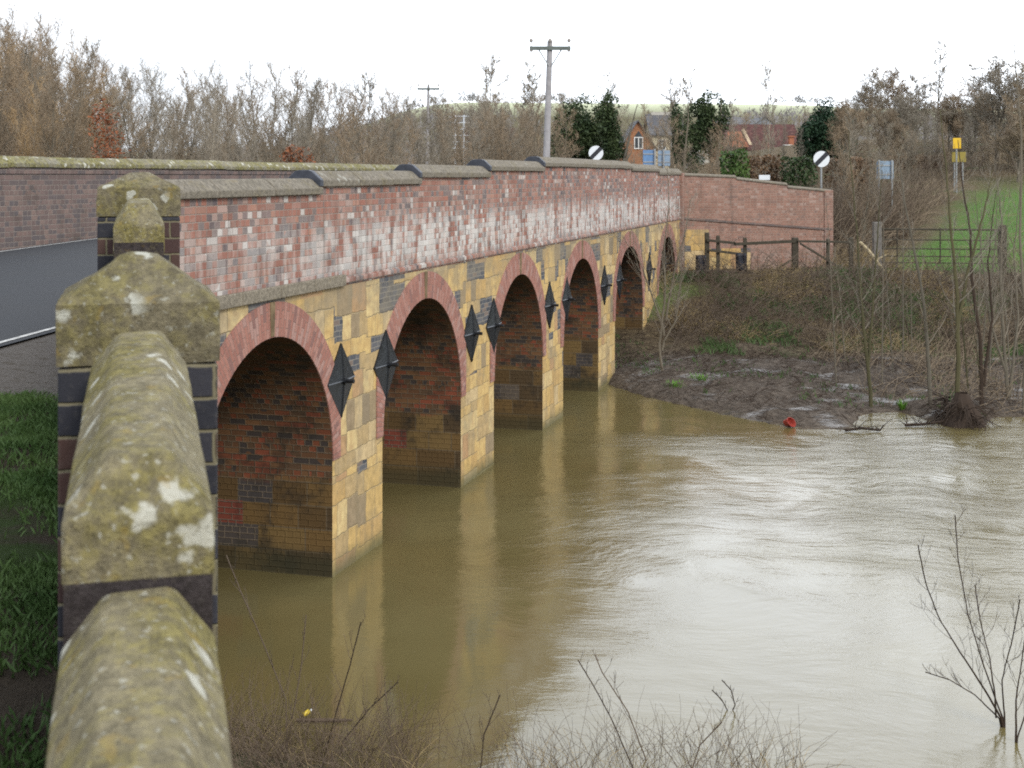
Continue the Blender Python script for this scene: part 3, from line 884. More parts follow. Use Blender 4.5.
def build_approach():
    m = MB()
    Ys = [1.0 + .25 * i for i in range(int((14.2 - 1) / .25) + 1)]
    K = 60
    rows = []
    for Y in Ys:
        xr = -.2763 * Y
        row = []
        for k in range(K + 1):
            f = (k / K) ** 1.6
            x = xr - 24 * f
            row.append((x, Y, verge_z(x, Y)))
        rows.append(row)
    base = 0
    for r in rows: m.v += r
    n = K + 1
    for j in range(len(rows) - 1):
        for i in range(K): m.f.append((j * n + i, (j + 1) * n + i, (j + 1) * n + i + 1, j * n + i + 1)[::-1])
    o = m.build('verge_ground', MAT['verge'], smooth=True); tag(o, kind='structure')
    # road and painted lines follow the bridge
    def strip(name, n0, n1, up, mat, s0, s1, N):
        m = MB(); K = 6
        base = 0
        for i in range(N + 1):
            s = s0 + (s1 - s0) * i / N
            for k in range(K + 1):
                nn = n0 + (n1 - n0) * k / K
                camber = .05 * (1 - ((nn - 3.85) / 3.2) ** 2)
                p = B(s, nn, road_z(s) + up + camber); m.v.append(tuple(p))
        for i in range(N):
            for k in range(K):
                q = i * (K + 1) + k; m.f.append((q, q + K + 1, q + K + 2, q + 1)[::-1])
        return tag(m.build(name, mat, smooth=True), kind='structure')
    strip('road_surface', .80, 7.0, .0, MAT['asphalt'], -8, 80, 120)
    strip('road_line', .89, .95, .005, MAT['line'], -8, 80, 120)
    strip('road_line', 6.78, 6.86, .005, MAT['line'], -8, 80, 120)
    strip('road_shoulder', 6.995, 7.26, -.025, MAT['gravel'], -8, 50, 80)
    strip('road_shoulder', .38, .805, -.03, MAT['gravel'], 13.6, 50, 60)


build_approach()


# ------------------------------------------------------------------ trees
def wander(p, d, L, k, jit, up, rnd):
    pts = [Vector(p)]; d = Vector(d).normalized(); st = L / k
    for i in range(k):
        d = (d + Vector((rnd.gauss(0, jit), rnd.gauss(0, jit), rnd.gauss(0, jit) + up))).normalized()
        pts.append(pts[-1] + d * st)
    return pts


def lerp_pts(pts, t):
    f = t * (len(pts) - 1); i = min(int(f), len(pts) - 2); return pts[i].lerp(pts[i + 1], f - i), (pts[i + 1] - pts[i]).normalized()


def bare_tree(seed, H, r0, n1=22, n2=7, n3=5, spread=.55, crown_lo=.25, l1=.34, up=.10, lean=0.0, tips=.006, tap=.85, fork=0):
    """Trunk MB and crown MB of a leafless tree of height H at the origin."""
    rnd = random.Random(seed)
    T, C = MB(), MB()
    trunk = wander((0, 0, -.2), (lean, rnd.uniform(-.05, .05), 1), H + .2, 9, .05, .05, rnd)
    stems = [(trunk, r0, H)]
    for k in range(fork):
        t = rnd.uniform(.08, .35); p, d = lerp_pts(trunk, t); a = rnd.uniform(0, 2 * PI)
        L = H * (1 - t) * rnd.uniform(.75, 1.0)
        pts = wander(p, d + Vector((math.cos(a), math.sin(a), 0)) * rnd.uniform(.3, .6), L, 7, .06, .14, rnd); stems.append((pts, r0 * .6, L))
    for pts, r, L in stems:
        k = len(pts) - 1
        T.tube(pts, [max(.008, r * (1 - .93 * (i / k) ** .9)) for i in range(k + 1)], 6)
        nn = n1 if pts is trunk else max(4, n1 // 2)
        for b in range(nn):
            t = crown_lo + (1 - crown_lo) * (b + rnd.random()) / nn
            if t > .985: t = .985
            p, d = lerp_pts(pts, t); a = rnd.uniform(0, 2 * PI); ln = H * l1 * (1.08 - t * tap) * rnd.uniform(.6, 1.2)
            bd = Vector((math.cos(a) * spread, math.sin(a) * spread, rnd.uniform(.35, .8) * (1 - spread * .5)))
            bp = wander(p, bd, ln, 5, .12, up, rnd); br = max(tips * 1.5, r * (1 - t) * .5 + .006)
            T.tube(bp, [br * (1 - .75 * i / 5) for i in range(6)], 4)
            for c in range(n2):
                t2 = .2 + .8 * (c + rnd.random()) / n2; t2 = min(t2, .99)
                p2, d2 = lerp_pts(bp, t2)
                e = Vector((rnd.gauss(0, 1), rnd.gauss(0, 1), rnd.gauss(.15, .7))).normalized()
                l2 = ln * .5 * (1.1 - .6 * t2) * rnd.uniform(.6, 1.3)
                cp = wander(p2, d2 * .8 + e * .8, l2, 4, .14, up * .7, rnd); cr = max(tips, br * .4)
                C.tube(cp, [cr * (1 - .6 * i / 4) for i in range(5)], 3)
                for g in range(n3):
                    p3, d3 = lerp_pts(cp, min(.98, .25 + .75 * (g + rnd.random()) / n3))
                    e = Vector((rnd.gauss(0, 1), rnd.gauss(0, 1), rnd.gauss(.1, .8))).normalized()
                    l3 = l2 * .5 * rnd.uniform(.5, 1.3)
                    q = wander(p3, d3 * .7 + e * .8, l3, 2, .16, up * .5, rnd)
                    C.tube(q, [tips, tips * .85, tips * .55], 3)
    return T, C


def foliage(rnd, blobs, n, size, droop=0.0):
    """Leaf clumps through the volume of overlapping ellipsoids (c, (rx,ry,rz)), thinned by noise so gaps show."""
    m = MB(); tot = sum(b[1][0] * b[1][1] * b[1][2] for b in blobs)
    for c, r in blobs:
        k = int(n * r[0] * r[1] * r[2] / tot)
        while k > 0:
            d = Vector((rnd.gauss(0, 1), rnd.gauss(0, 1), rnd.gauss(0, 1))).normalized(); rr = rnd.random() ** .38 * (1 + .22 * mnoise.noise(d * 2.2 + Vector(c)))
            p = Vector((c[0] + d.x * r[0] * rr, c[1] + d.y * r[1] * rr, c[2] + d.z * r[2] * rr))
            k -= 1
            if mnoise.noise(p * 1.1) + .3 * mnoise.noise(p * 3.1) < -.34: continue
            a = Vector((rnd.gauss(0, 1), rnd.gauss(0, 1), rnd.gauss(0, .7) - droop)).normalized(); b = a.cross(Vector((rnd.gauss(0, 1), rnd.gauss(0, 1), rnd.gauss(0, 1)))).normalized()
            s = size * rnd.uniform(.6, 1.4)
            m.face([p - a * s, p + b * s * .55, p + a * s, p - b * s * .55])
    return m


def place_pair(name, loc, label, cat, group, tm, cm, tmat=None, cmat=None, rz=0, sc=1.0, sz=None):
    r = thing(name, loc, label, cat, group, rz)
    r.scale = (sc, sc, sz if sz else sc)
    for nm, me, mt in (('trunk', tm, tmat), ('crown', cm, cmat)):
        o = bpy.data.objects.new(nm, me); COL.objects.link(o); o.parent = r
        if mt:
            o.material_slots[0].link = 'OBJECT'; o.material_slots[0].material = mt
    return r


def variants(n, seed, **kw):
    out = []
    for i in range(n):
        T, C = bare_tree(seed + i, **kw)
        out.append((T.mesh('trunk', MAT['bark_grey']), C.mesh('crown', MAT['twig_grey'])))
    return out


def build_wood():
    rnd = random.Random(11)
    V = variants(6, 100, H=8.0, r0=.075, n1=36, n2=8, n3=6, spread=.42, crown_lo=.12, l1=.25, up=.16, tips=.0080, tap=.60)
    V2 = variants(3, 140, H=8.0, r0=.06, n1=28, n2=8, n3=6, spread=.34, crown_lo=.08, l1=.27, up=.20, tips=.0080, tap=.6, fork=2)
    # outline of the tops of the wood in the photo: (px, py)
    top = [(-60, 20), (0, 28), (40, 40), (70, 48), (100, 72), (150, 82), (220, 86), (250, 80), (290, 78), (340, 88), (360, 92), (380, 100), (430, 110), (480, 108), (540, 104)]
    def top_at(px):
        for (a, b), (c, d) in zip(top, top[1:]):
            if px <= c: return b + (d - b) * (px - a) / (c - a)
        return top[-1][1]
    n = 0
    for row, Y0 in enumerate((50, 56, 62, 69, 77, 86)):
        px = -50 + row * 7
        while px < 545:
            Y = Y0 + rnd.uniform(-3, 3)
            p = W(px, 170, Y); gz = 3.0 + .5 * sm(60, 90, Y)
            if sn(p.x, p.y)[1] > BW + 2.0:
                zt = EYE + (HZ - (top_at(px) + rnd.uniform(-8, 16))) * Y / F
                h = max(4.0, (zt - gz)) * (1.0 if row > 1 else rnd.uniform(.72, .95))
                k = h / 8.0
                leftish = px < 75 + rnd.uniform(-30, 40)
                if leftish:
                    tm, cm = V2[n % 3]; cmat = MAT['twig_orange'] if rnd.random() < .6 else MAT['twig_brown']; tmat = MAT['bark_pale'] if rnd.random() < .4 else None
                    lab, gr = 'leafless ochre-twigged willow in the wood beyond the far parapet', 'ochre willows beyond the far parapet'
                else:
                    tm, cm = V[n % 6] if rnd.random() < .8 else V2[n % 3]
                    cmat = MAT['twig_brown'] if rnd.random() < .33 else None; tmat = MAT['bark_pale'] if rnd.random() < .28 else None
                    lab, gr = 'slender leafless grey-brown tree in the wood beyond the far parapet', 'bare trees of the wood beyond the far parapet'
                place_pair('bare_tree', (p.x, p.y, gz), lab, 'tree', gr, tm, cm, tmat, cmat, rnd.uniform(0, 6.28), k * rnd.uniform(.9, 1.15), k); n += 1
            px += rnd.uniform(24, 38) * 60 / Y0 * (1.0 if row < 4 else 1.15)
    # russet leafed young beeches at the edge of the wood
    for px, py0, py1, Y, lab in ((106, 104, 158, 47, 'rust-leaved young beech standing tall above the mossy far coping'),
                                 (297, 148, 166, 48, 'low rust-leaved beech bush just showing over the far coping')):
        c = W(px, (py0 + py1) / 2, Y); hh = (py1 - py0) * Y / F / 2
        gz = 3.0
        r = thing('beech_sapling', (c.x, c.y, gz), lab, 'tree')
        f = foliage(rnd, [((0, 0, c.z - gz), (.62, .62, hh + .15)), ((.1, .1, c.z - gz - hh), (.7, .7, hh)), ((-.2, 0, c.z - gz + hh * .5), (.35, .35, hh * .8))], 900, .06)
        f.build('crown', MAT['russet'], r)
        T, C = bare_tree(77, H=max(1.5, c.z - gz + hh), r0=.04, n1=14, n2=3, n3=2, spread=.5, l1=.2)
        T.v += []; T.build('trunk', MAT['bark_grey'], r)
    return V, V2


V_, V2_ = build_wood()


def build_mid_trees():
    rnd = random.Random(21)
    # right background: rounded bare trees
    RV = variants(4, 300, H=9.0, r0=.16, n1=26, n2=11, n3=8, spread=.75, crown_lo=.14, l1=.40, up=.07, tips=.018, tap=.65, fork=3)
    TV = variants(3, 320, H=10.0, r0=.11, n1=36, n2=8, n3=7, spread=.5, crown_lo=.15, l1=.22, up=.10, tips=.016, tap=.6)
    def put(var, px, ytop, ybase, Y, label, group=None, cm=None, tm=None, H0=9.0, wide=1.0, name='bare_tree', gz=None):
        p = W(px, ybase, Y); g = terrain_z(p.x, p.y) if gz is None else gz
        zt = EYE + (HZ - ytop) * Y / F; k = (zt - g) / H0
        return place_pair(name, (p.x, p.y, g), label, 'tree', group, var[0], var[1], tm, cm, rnd.uniform(0, 6.28), k * wide, k)
    put(RV[0], 868, 76, 180, 100, 'rounded leafless tree furthest left of the bare group above the blue sign')
    put(RV[1], 893, 70, 180, 104, 'rounded leafless tree directly above the blue sign', cm=MAT['twig_brown'])
    put(RV[2], 915, 78, 180, 98, 'rounded leafless tree squeezed between its lower neighbour and the tall narrow one')
    put(TV[0], 938, 40, 180, 96, 'tallest narrow leafless tree rising well above the bare trees round it', H0=10, wide=1.05)
    put(RV[3], 996, 62, 185, 80, 'wide leafless tree with twisted upper limbs behind the green field', wide=1.15, cm=MAT['twig_grey'])
    put(RV[0], 975, 86, 185, 88, 'brownish leafless tree leaning behind the yellow sign', cm=MAT['twig_brown'])
    put(RV[1], 1040, 70, 185, 76, 'leafless tree cut by the right frame edge at the top of the field', cm=MAT['twig_brown'])
    put(RV[2], 1018, 100, 190, 72, 'low brown leafless tree at the top corner of the green field', cm=MAT['twig_brown'])
    put(RV[3], 850, 104, 180, 86, 'low brown leafless tree beside the dark conifer', cm=MAT['twig_brown'])
    put(RV[2], 955, 108, 180, 92, 'low brown leafless tree standing just left of the yellow sign', cm=MAT['twig_brown'])
    for i, (px, yt, Y) in enumerate(((880, 92, 92), (905, 96, 90), (925, 88, 94), (948, 96, 90), (968, 100, 84), (985, 92, 90), (1010, 88, 84), (1030, 84, 90), (858, 100, 96), (890, 112, 84), (935, 112, 82))):
        put(RV[i % 4] if i % 2 else V_[i % 6], px, yt, 180, Y, 'leafless tree filling the bare group above the brown hedge', 'bare trees above the brown hedge', H0=9.0 if i % 2 else 8.0, wide=1.1 if i % 2 else 1.5, cm=MAT['twig_brown'] if i % 3 == 0 else None)
    for i, (px, yt, Y) in enumerate(((655, 112, 150), (672, 108, 150), (690, 114, 160), (735, 116, 165), (752, 118, 160), (785, 117, 165), (802, 114, 150), (848, 112, 140), (720, 114, 150), (628, 112, 140), (600, 104, 130), (560, 104, 125), (545, 106, 130), (575, 100, 120), (500, 104, 120), (515, 106, 118), (470, 106, 120), (440, 104, 110), (455, 108, 112), (640, 116, 135))):
        put(V_[i % 6], px, yt, 180, Y, 'leafless tree among the village gardens', 'bare trees among the village gardens', H0=8.0, wide=1.5, cm=MAT['twig_brown'] if i % 3 == 0 else None)
    for i, (px, yt, Y) in enumerate(((632, 112, 96), (650, 106, 92), (662, 112, 98), (668, 104, 88), (726, 118, 100), (738, 122, 92), (752, 128, 98), (768, 124, 104), (783, 122, 96), (797, 118, 100), (742, 138, 70), (758, 140, 72), (800, 132, 90))):
        put(V_[(i * 2 + 1) % 6], px, yt, 180, Y, 'slim leafless tree in front of the village houses', 'slim bare trees in front of the houses', H0=8.0, wide=.75, cm=MAT['twig_brown'] if i % 2 else None)
    # slender tree in front of the red roof, pale trunk
    put(TV[1], 773, 66, 180, 70, 'thin pale-trunked birch standing in front of the dark red roof', H0=10, wide=.5, tm=MAT['bark_pale'])
    put(TV[2], 493, 62, 165, 92, 'lone open leafless tree rising above the wood left of the near telegraph pole', H0=10, wide=.9)
    put(TV[0], 524, 74, 165, 84, 'upright leafless tree immediately left of the near telegraph pole', H0=10, wide=.9)
    put(TV[1], 541, 84, 165, 80, 'narrow leafless tree directly behind the near telegraph pole', H0=10, wide=.8)
    put(TV[2], 367, 78, 165, 90, 'leafless tree whose top stands clear of the wood left of the far telegraph pole', H0=10, wide=.7)
    put(TV[1], 450, 98, 165, 105, 'short grey leafless tree just right of the far telegraph pole', H0=10, wide=1.1)
    put(TV[0], 615, 84, 160, 72, 'leafless tree with pale trunk rising out of the ivy left of the brick gable', H0=10, wide=.8, tm=MAT['bark_pale'])
    put(TV[2], 672, 84, 165, 74, 'leafless tree rising left of the ivy-clad trees by the blue-grey sign backs', H0=10, wide=.75)
    put(TV[0], 690, 78, 165, 76, 'leafless tree rising through the ivy-clad tree right of the sign backs', H0=10, wide=.75)
    put(TV[1], 730, 100, 170, 95, 'grey leafless tree left of the dark red roof', H0=10, wide=1.0)
    put(TV[2], 806, 105, 172, 120, 'faint leafless tree beside the dark conifer, left of it', H0=10, wide=.9)
    # brown thicket right of the pole in front of the evergreens
    for i, (px, yt, Y) in enumerate(((505, 112, 66), (560, 118, 62), (575, 125, 60), (520, 120, 62), (470, 116, 68), (487, 120, 64), (640, 128, 66), (683, 128, 62), (705, 130, 64), (717, 138, 66), (735, 135, 70), (700, 150, 58), (460, 122, 60), (538, 126, 60))):
        put(V_[i % 6], px, yt, 165, Y, 'low brown leafless tree in the thicket behind the middle of the bridge', 'brown thicket trees behind the bridge', cm=MAT['twig_brown'], H0=8.0, wide=1.1)
    # bare scrub trees behind the fence end and in front of the hedge
    for i, (px, yt, Y) in enumerate(((842, 118, 56), (855, 130, 54), (872, 128, 58), (890, 130, 62), (906, 138, 72), (860, 150, 50))):
        put(V_[(i + 2) % 6], px, yt, 190, Y, 'thin leafless scrub tree between the far wing wall and the green field', 'scrub trees between wing wall and field', cm=MAT['twig_brown'] if i % 2 else None, tm=MAT['bark_pale'] if i % 3 == 0 else None, H0=8.0, wide=.9)
    for i, (px, yt, Y) in enumerate(((905, 120, 72), (918, 128, 75), (932, 118, 78), (946, 126, 76), (972, 118, 78), (990, 122, 77), (1008, 112, 78), (1026, 116, 76), (880, 126, 72))):
        put(V_[(i + 1) % 6], px, yt, 185, Y, 'thin leafless scrub tree along the top edge of the green field', 'scrub trees along the top of the field', cm=MAT['twig_brown'] if i % 2 else None, H0=8.0, wide=1.1)
    # evergreens
    def green(name, px, Y, blobs, n, size, mat, label, th=None, tmat='bark_grey'):
        p = W(px, 170, Y); g = terrain_z(p.x, p.y)
        r = thing(name, (p.x, p.y, g), label, 'tree')
        bl = []
        for bx, by0, by1, hw in blobs:
            c = W(bx, (by0 + by1) / 2, Y); hh = (by1 - by0) / 2 * Y / F
            bl.append(((c.x - p.x, rnd.uniform(-.3, .3), c.z - g), (hw * 1.3 * Y / F, hw * 1.3 * Y / F, hh * 1.06)))
        foliage(rnd, bl, int(n * 2.6), size * .72).build('crown', MAT[mat], r)
        T, C = bare_tree(rnd.randrange(999), H=max(b[0][2] + b[1][2] * .85 for b in bl), r0=.16, n1=12, n2=2, n3=1, spread=.5, l1=.18)
        T.build('trunk', MAT[tmat], r); return r
    green('ivy_tree', 585, 74, [(568, 100, 160, 12), (585, 96, 158, 16), (600, 104, 160, 14), (576, 118, 172, 20), (598, 122, 172, 16)], 5200, .11, 'ivy', 'dark green ivy-smothered tree behind the left round sign')
    green('ivy_tree', 612, 70, [(610, 92, 150, 9), (614, 120, 172, 10), (606, 106, 140, 8)], 2300, .10, 'ivy', 'narrow ivy-covered tree between the left round sign and the brick gable')
    green('ivy_tree', 710, 74, [(711, 92, 135, 14), (700, 100, 150, 12), (718, 104, 140, 10), (694, 125, 172, 9), (712, 120, 160, 10)], 4000, .10, 'ivy', 'dense ivy-covered tree left of the dark red roof and the bright hedge')
    green('ivy_tree', 680, 72, [(681, 118, 168, 7), (676, 104, 135, 5)], 1300, .09, 'ivy', 'thin ivy-wrapped trunk right of the cream house wing')
    green('conifer', 824, 92, [(823, 100, 135, 9), (822, 112, 158, 17), (838, 106, 152, 12), (812, 122, 165, 13), (832, 125, 170, 17)], 6500, .13, 'conifer', 'dark blue-green conifer standing behind the right round sign')
    # hedges
    def hedge(px0, px1, y0, y1, Y, mat, label, n, depth=1.0, size=.08, base=None):
        a, b = W(px0, y1, Y), W(px1, y1, Y); zt = W(0, y0, Y).z; mid = (a + b) / 2; g = terrain_z(mid.x, Y)
        r = thing('hedge', (mid.x, Y, g), label, 'hedge')
        m = MB()
        for i in range(n):
            x = rnd.uniform(a.x, b.x) - mid.x; z = rnd.uniform(.1, 1) * (zt - g) * (1 + .05 * mnoise.noise(Vector((x * 1.5, 0, 3)))) ; y = rnd.uniform(-.5, .5) * depth
            if abs(y) < depth * .3 and z < (zt - g) * .8 and rnd.random() < .6: y = -depth * .5 * rnd.uniform(.8, 1)
            u = Vector((rnd.gauss(0, 1), rnd.gauss(0, 1), rnd.gauss(0, 1))).normalized(); w = u.cross(Vector((rnd.gauss(0, 1), rnd.gauss(0, 1), rnd.gauss(0, 1)))).normalized(); s = size * rnd.uniform(.6, 1.4); p = Vector((x, y, z))
            m.face([p - u * s, p + w * s * .6, p + u * s, p - w * s * .6])
        m.build('foliage', MAT[mat], r)
        k = max(3, int((b.x - a.x) / .6))
        for i in range(k):
            st = MB(); x = a.x - mid.x + (b.x - a.x) * (i + .5) / k; st.tube([(x, 0, -.1), (x + .05, .05, (zt - g) * .5), (x - .05, 0, (zt - g) * .85)], [.03, .025, .015], 4)
            st.build('stem', MAT['bark_grey'], r)
        return r
    hedge(721, 748, 151, 182, 60, 'laurel', 'bright green clipped hedge above the sloping far wing wall', 2600)
    hedge(747, 783, 156, 182, 62, 'hedge_brown', 'brown leaf-holding hedge between the bright hedge and the dark hedge', 2600)
    hedge(782, 815, 157, 182, 61, 'hedge_dark', 'dark green clipped hedge left of the right round sign', 2600)
    hedge(826, 872, 158, 182, 63, 'hedge_brown', 'long brown hedge between the right round sign and the blue sign', 2800)
    hedge(888, 940, 156, 180, 82, 'hedge_brown', 'brown hedge running right from the blue sign towards the yellow sign', 2800)


build_mid_trees()


# ------------------------------------------------------------------ saplings on the far bank and in the river
def stem_tree(name, path, r0, label, seed, nb=14, blen=1.2, mat='bark_green', cmat='twig_grey', group=None, extra=(), tips=.005, tw=4, upb=.14):
    """path: list of world points of the main stem; extra: further stems."""
    rnd = random.Random(seed)
    base = Vector(path[0])
    r = thing(name, base, label, 'tree', group)
    T, C = MB(), MB()
    for si, pth in enumerate([path] + list(extra)):
        pts = [Vector(p) - base for p in pth]
        fine = []
        for k in range(25):
            p, d = lerp_pts(pts, k / 24); fine.append(p + Vector((rnd.gauss(0, .13 * r0), rnd.gauss(0, .13 * r0), 0)) if k else p + Vector((0, 0, -.15)))
        rr = r0 if si == 0 else r0 * .75
        T.tube(fine, [max(.006, rr * (1 - .85 * k / 24)) for k in range(25)], 6)
        H = (pts[-1] - pts[0]).length
        for b in range(nb):
            t = .22 + .76 * (b + rnd.random()) / nb; p, d = lerp_pts(fine, min(t, .99)); a = rnd.uniform(0, 6.28)
            ln = blen * (1.15 - t * .8) * rnd.uniform(.5, 1.25)
            bp = wander(p, d * .8 + Vector((math.cos(a), math.sin(a), .1)) * .75, ln, 5, .10, upb, rnd); br = max(tips, rr * (1 - t) * .4)
            C.tube(bp, [br * (1 - .6 * i / 5) for i in range(6)], 3)
            for c in range(tw):
                p2, d2 = lerp_pts(bp, rnd.uniform(.25, .98)); e = Vector((rnd.gauss(0, 1), rnd.gauss(0, 1), rnd.gauss(.2, .6)))
                q = wander(p2, d2 + e * .6, ln * rnd.uniform(.2, .5), 3, .12, upb, rnd); C.tube(q, [tips * .8, tips * .7, tips * .6, tips * .45], 3)
    T.build('trunk', MAT[mat], r); C.build('crown', MAT[cmat], r)
    return r


def path_px(lst, Y, dy=0.0):
    n = len(lst)
    return [W(px, py, Y + dy * i / n) for i, (px, py) in enumerate(lst)]


def build_saplings():
    stem_tree('sapling', path_px([(663, 378), (659, 345), (665, 300), (664, 250), (669, 205), (667, 165)], 36.2), .042, 'pale leafless sapling on the mud in front of the last bridge arch', 1, 26, 1.3, 'bark_grey', 'twig_grey',
              extra=[path_px([(666, 315), (675, 270), (686, 230), (690, 200)], 36.2), path_px([(664, 330), (650, 290), (640, 262), (622, 235)], 36.2), path_px([(662, 345), (676, 320), (680, 290), (683, 250)], 36.2)])
    stem_tree('sapling', path_px([(871, 401), (866, 350), (861, 300), (858, 240), (853, 190), (848, 130)], 31.8), .045, 'tall leafless sapling nearest the far wing wall, its foot on the mud by the water', 2, 18, 1.1, 'bark_green',
              extra=[path_px([(868, 370), (873, 300), (878, 230), (882, 170)], 31.8)])
    stem_tree('sapling', path_px([(931, 408), (928, 360), (924, 300), (912, 240), (903, 190), (898, 150)], 31.2), .05, 'thin leafless sapling rising beside the small pool left of the root clump', 3, 15, 1.0, 'bark_grey')
    stem_tree('sapling', path_px([(957, 415), (958, 350), (957, 290), (951, 230), (946, 170), (940, 110)], 30.2), .058, 'mossy leafless tree growing out of the dark root clump at the water edge', 4, 18, 1.2, 'bark_green',
              extra=[path_px([(957, 330), (968, 270), (985, 210), (992, 170)], 30.2)])
    stem_tree('sapling', path_px([(982, 402), (980, 340), (972, 280), (970, 230), (962, 180), (958, 140)], 31.6), .05, 'dark leafless tree just right of the root clump', 5, 16, 1.2, 'twig_dark',
              extra=[path_px([(984, 380), (992, 320), (988, 260), (996, 190)], 31.6)])
    stem_tree('sapling', path_px([(1008, 400), (1004, 340), (1000, 280), (1002, 220), (994, 160)], 32.2), .045, 'many-stemmed leafless willow second from the right frame edge', 6, 16, 1.2, 'bark_grey',
              extra=[path_px([(1010, 390), (1018, 320), (1014, 250), (1022, 170)], 32.2), path_px([(1008, 380), (990, 320), (982, 260), (975, 190)], 32.2)])
    stem_tree('sapling', path_px([(1024, 405), (1026, 320), (1020, 240), (1022, 140), (1016, 70), (1012, 20)], 31.0), .042, 'tallest leafless willow at the right frame edge, its top reaching the white sky', 7, 20, 1.3, 'bark_grey',
              extra=[path_px([(1026, 380), (1034, 300), (1040, 200), (1036, 90)], 31.0)])
    rs = random.Random(91)
    for i in range(15):
        px = rs.uniform(962, 1040); Yd = rs.uniform(32, 37); w0 = W(px, 0, Yd); gz = terrain_z(w0.x, Yd)
        yb = HZ + (EYE - gz) * F / Yd; yt = rs.uniform(150, 260); lean = rs.uniform(-26, 22)
        stem_tree('sapling', path_px([(px, yb), (px + lean * .3, yb * .6 + yt * .4), (px + lean * .7, yb * .3 + yt * .7), (px + lean, yt)], Yd, rs.uniform(-.6, .6)), rs.uniform(.014, .026),
                  'thin leafless sapling in the thicket by the right frame edge', 200 + i, 12, .9, 'bark_grey' if i % 3 else 'bark_green', 'twig_grey', group='thin saplings by the right frame edge')
    for i in range(6):
        px = (845, 882, 893, 912, 836, 903)[i]; Yd = rs.uniform(33, 38); w0 = W(px, 0, Yd); gz = terrain_z(w0.x, Yd)
        yb = HZ + (EYE - gz) * F / Yd; yt = rs.uniform(170, 260); lean = rs.uniform(-20, 16)
        stem_tree('sapling', path_px([(px, yb), (px + lean * .4, yb * .5 + yt * .5), (px + lean, yt)], Yd, .3), rs.uniform(.014, .024),
                  'thin leafless sapling on the bank below the fence end', 240 + i, 10, .7, 'bark_grey', 'twig_grey', group='thin saplings on the bank below the fence end')
    # root clump: a hummock of roots, part of nothing else
    rnd = random.Random(5); c = W(962, 424, 29.9)
    r = thing('root_clump', (c.x, c.y, 0), 'dark tangled root clump standing in the water below the mossy tree', 'roots')
    m = MB(); N, K = 14, 22
    for i in range(N + 1):
        f = i / N
        for j in range(K):
            a = 2 * PI * j / K; rad = (.62 - .50 * f ** .7) * (1 + .28 * mnoise.noise(Vector((math.cos(a) * 1.5, math.sin(a) * 1.5, f * 3)))) 
            m.v.append((math.cos(a) * rad * 1.1 + .10 * (1 - f), math.sin(a) * rad, -.15 + f * .85))
    for i in range(N):
        for j in range(K): m.f.append((i * K + j, i * K + (j + 1) % K, (i + 1) * K + (j + 1) % K, (i + 1) * K + j))
    m.build('mound', MAT['twig_dark'], r)
    m = MB()
    for i in range(160):
        a = rnd.uniform(0, 6.28); f = rnd.random(); p = Vector((math.cos(a) * .3, math.sin(a) * .3, .1 + .5 * f))
        m.tube(wander(p, (math.cos(a), math.sin(a), rnd.uniform(-.9, .5)), rnd.uniform(.3, .9), 4, .2, -.1, rnd), [.012, .01, .009, .007, .004], 3)
    m.build('root', MAT['twig_dark'], r)
    # willow shoots growing out of the water bottom right
    Y = 13.48
    stems = [[(1006, 727), (985, 690), (962, 655), (940, 620), (926, 585), (918, 545)],
             [(1006, 727), (985, 670), (968, 615), (958, 560), (955, 515)],
             [(1003, 722), (975, 695), (950, 680), (925, 672)],
             [(1005, 725), (1002, 680), (1012, 640), (1020, 600)],
             [(996, 703), (990, 660), (980, 620), (975, 585)]]
    stem_tree('willow_shoots', path_px(stems[0], Y, -.8), .012, 'dark fan of leafless willow shoots rising from the water bottom right', 8, 10, .5, 'twig_dark', 'twig_dark',
              extra=[path_px(stems[1], Y, .7), path_px(stems[2], Y, .3), path_px(stems[3], Y, -.5), path_px(stems[4], Y, 1.0)], tips=.0024, tw=4)
    stem_tree('willow_shoots', path_px([(1016, 742), (1016, 700), (1022, 660), (1030, 600)], 13.1, .4), .011, 'second dark willow shoot half outside the right frame edge near the water', 9, 10, .5, 'twig_dark', 'twig_dark',
              extra=[path_px([(1016, 742), (1030, 700), (1040, 650)], 13.1)], tips=.0024, tw=4)
    stem_tree('water_twig', path_px([(728, 722), (735, 705), (731, 690), (722, 680)], 13.9), .008, 'small lone twig sticking out of the pale water above the bottom edge', 10, 6, .12, 'twig_dark', 'twig_dark', extra=[path_px([(730, 715), (722, 700), (712, 690)], 13.9)], tips=.003, tw=2)
    # long stems of the scrub at the foot of the near bank
    near = [([(287, 770), (286, 700), (262, 640), (240, 590), (226, 555)], 12.6, 'longest bare stem leaning left over the water in front of the first pier'),
            ([(320, 775), (334, 720), (350, 665), (361, 622)], 12.4, 'upright bare stem in the middle of the bank scrub, tip before the first pier reflection'),
            ([(283, 768), (293, 715), (302, 660), (306, 615)], 12.7, 'thin bare stem standing just right of the yellow litter'),
            ([(340, 745), (370, 708), (398, 682)], 12.9, 'bare stem slanting right from the bank scrub'),
            ([(392, 775), (391, 730), (385, 690)], 12.6, 'short bare stem in the scrub under the second pier reflection'),
            ([(636, 775), (612, 720), (596, 690), (578, 660)], 12.5, 'bare stem leaning left over the pale water in the middle of the bottom edge'),
            ([(652, 775), (628, 712), (602, 672), (595, 655)], 12.7, 'thin bare stem beside the one leaning over the pale water'),
            ([(480, 775), (484, 735), (500, 695)], 12.5, 'short bare stem where brown reflection meets pale water'),
            ([(690, 775), (700, 745), (722, 722)], 12.4, 'short bare stem at the right end of the bank scrub')]
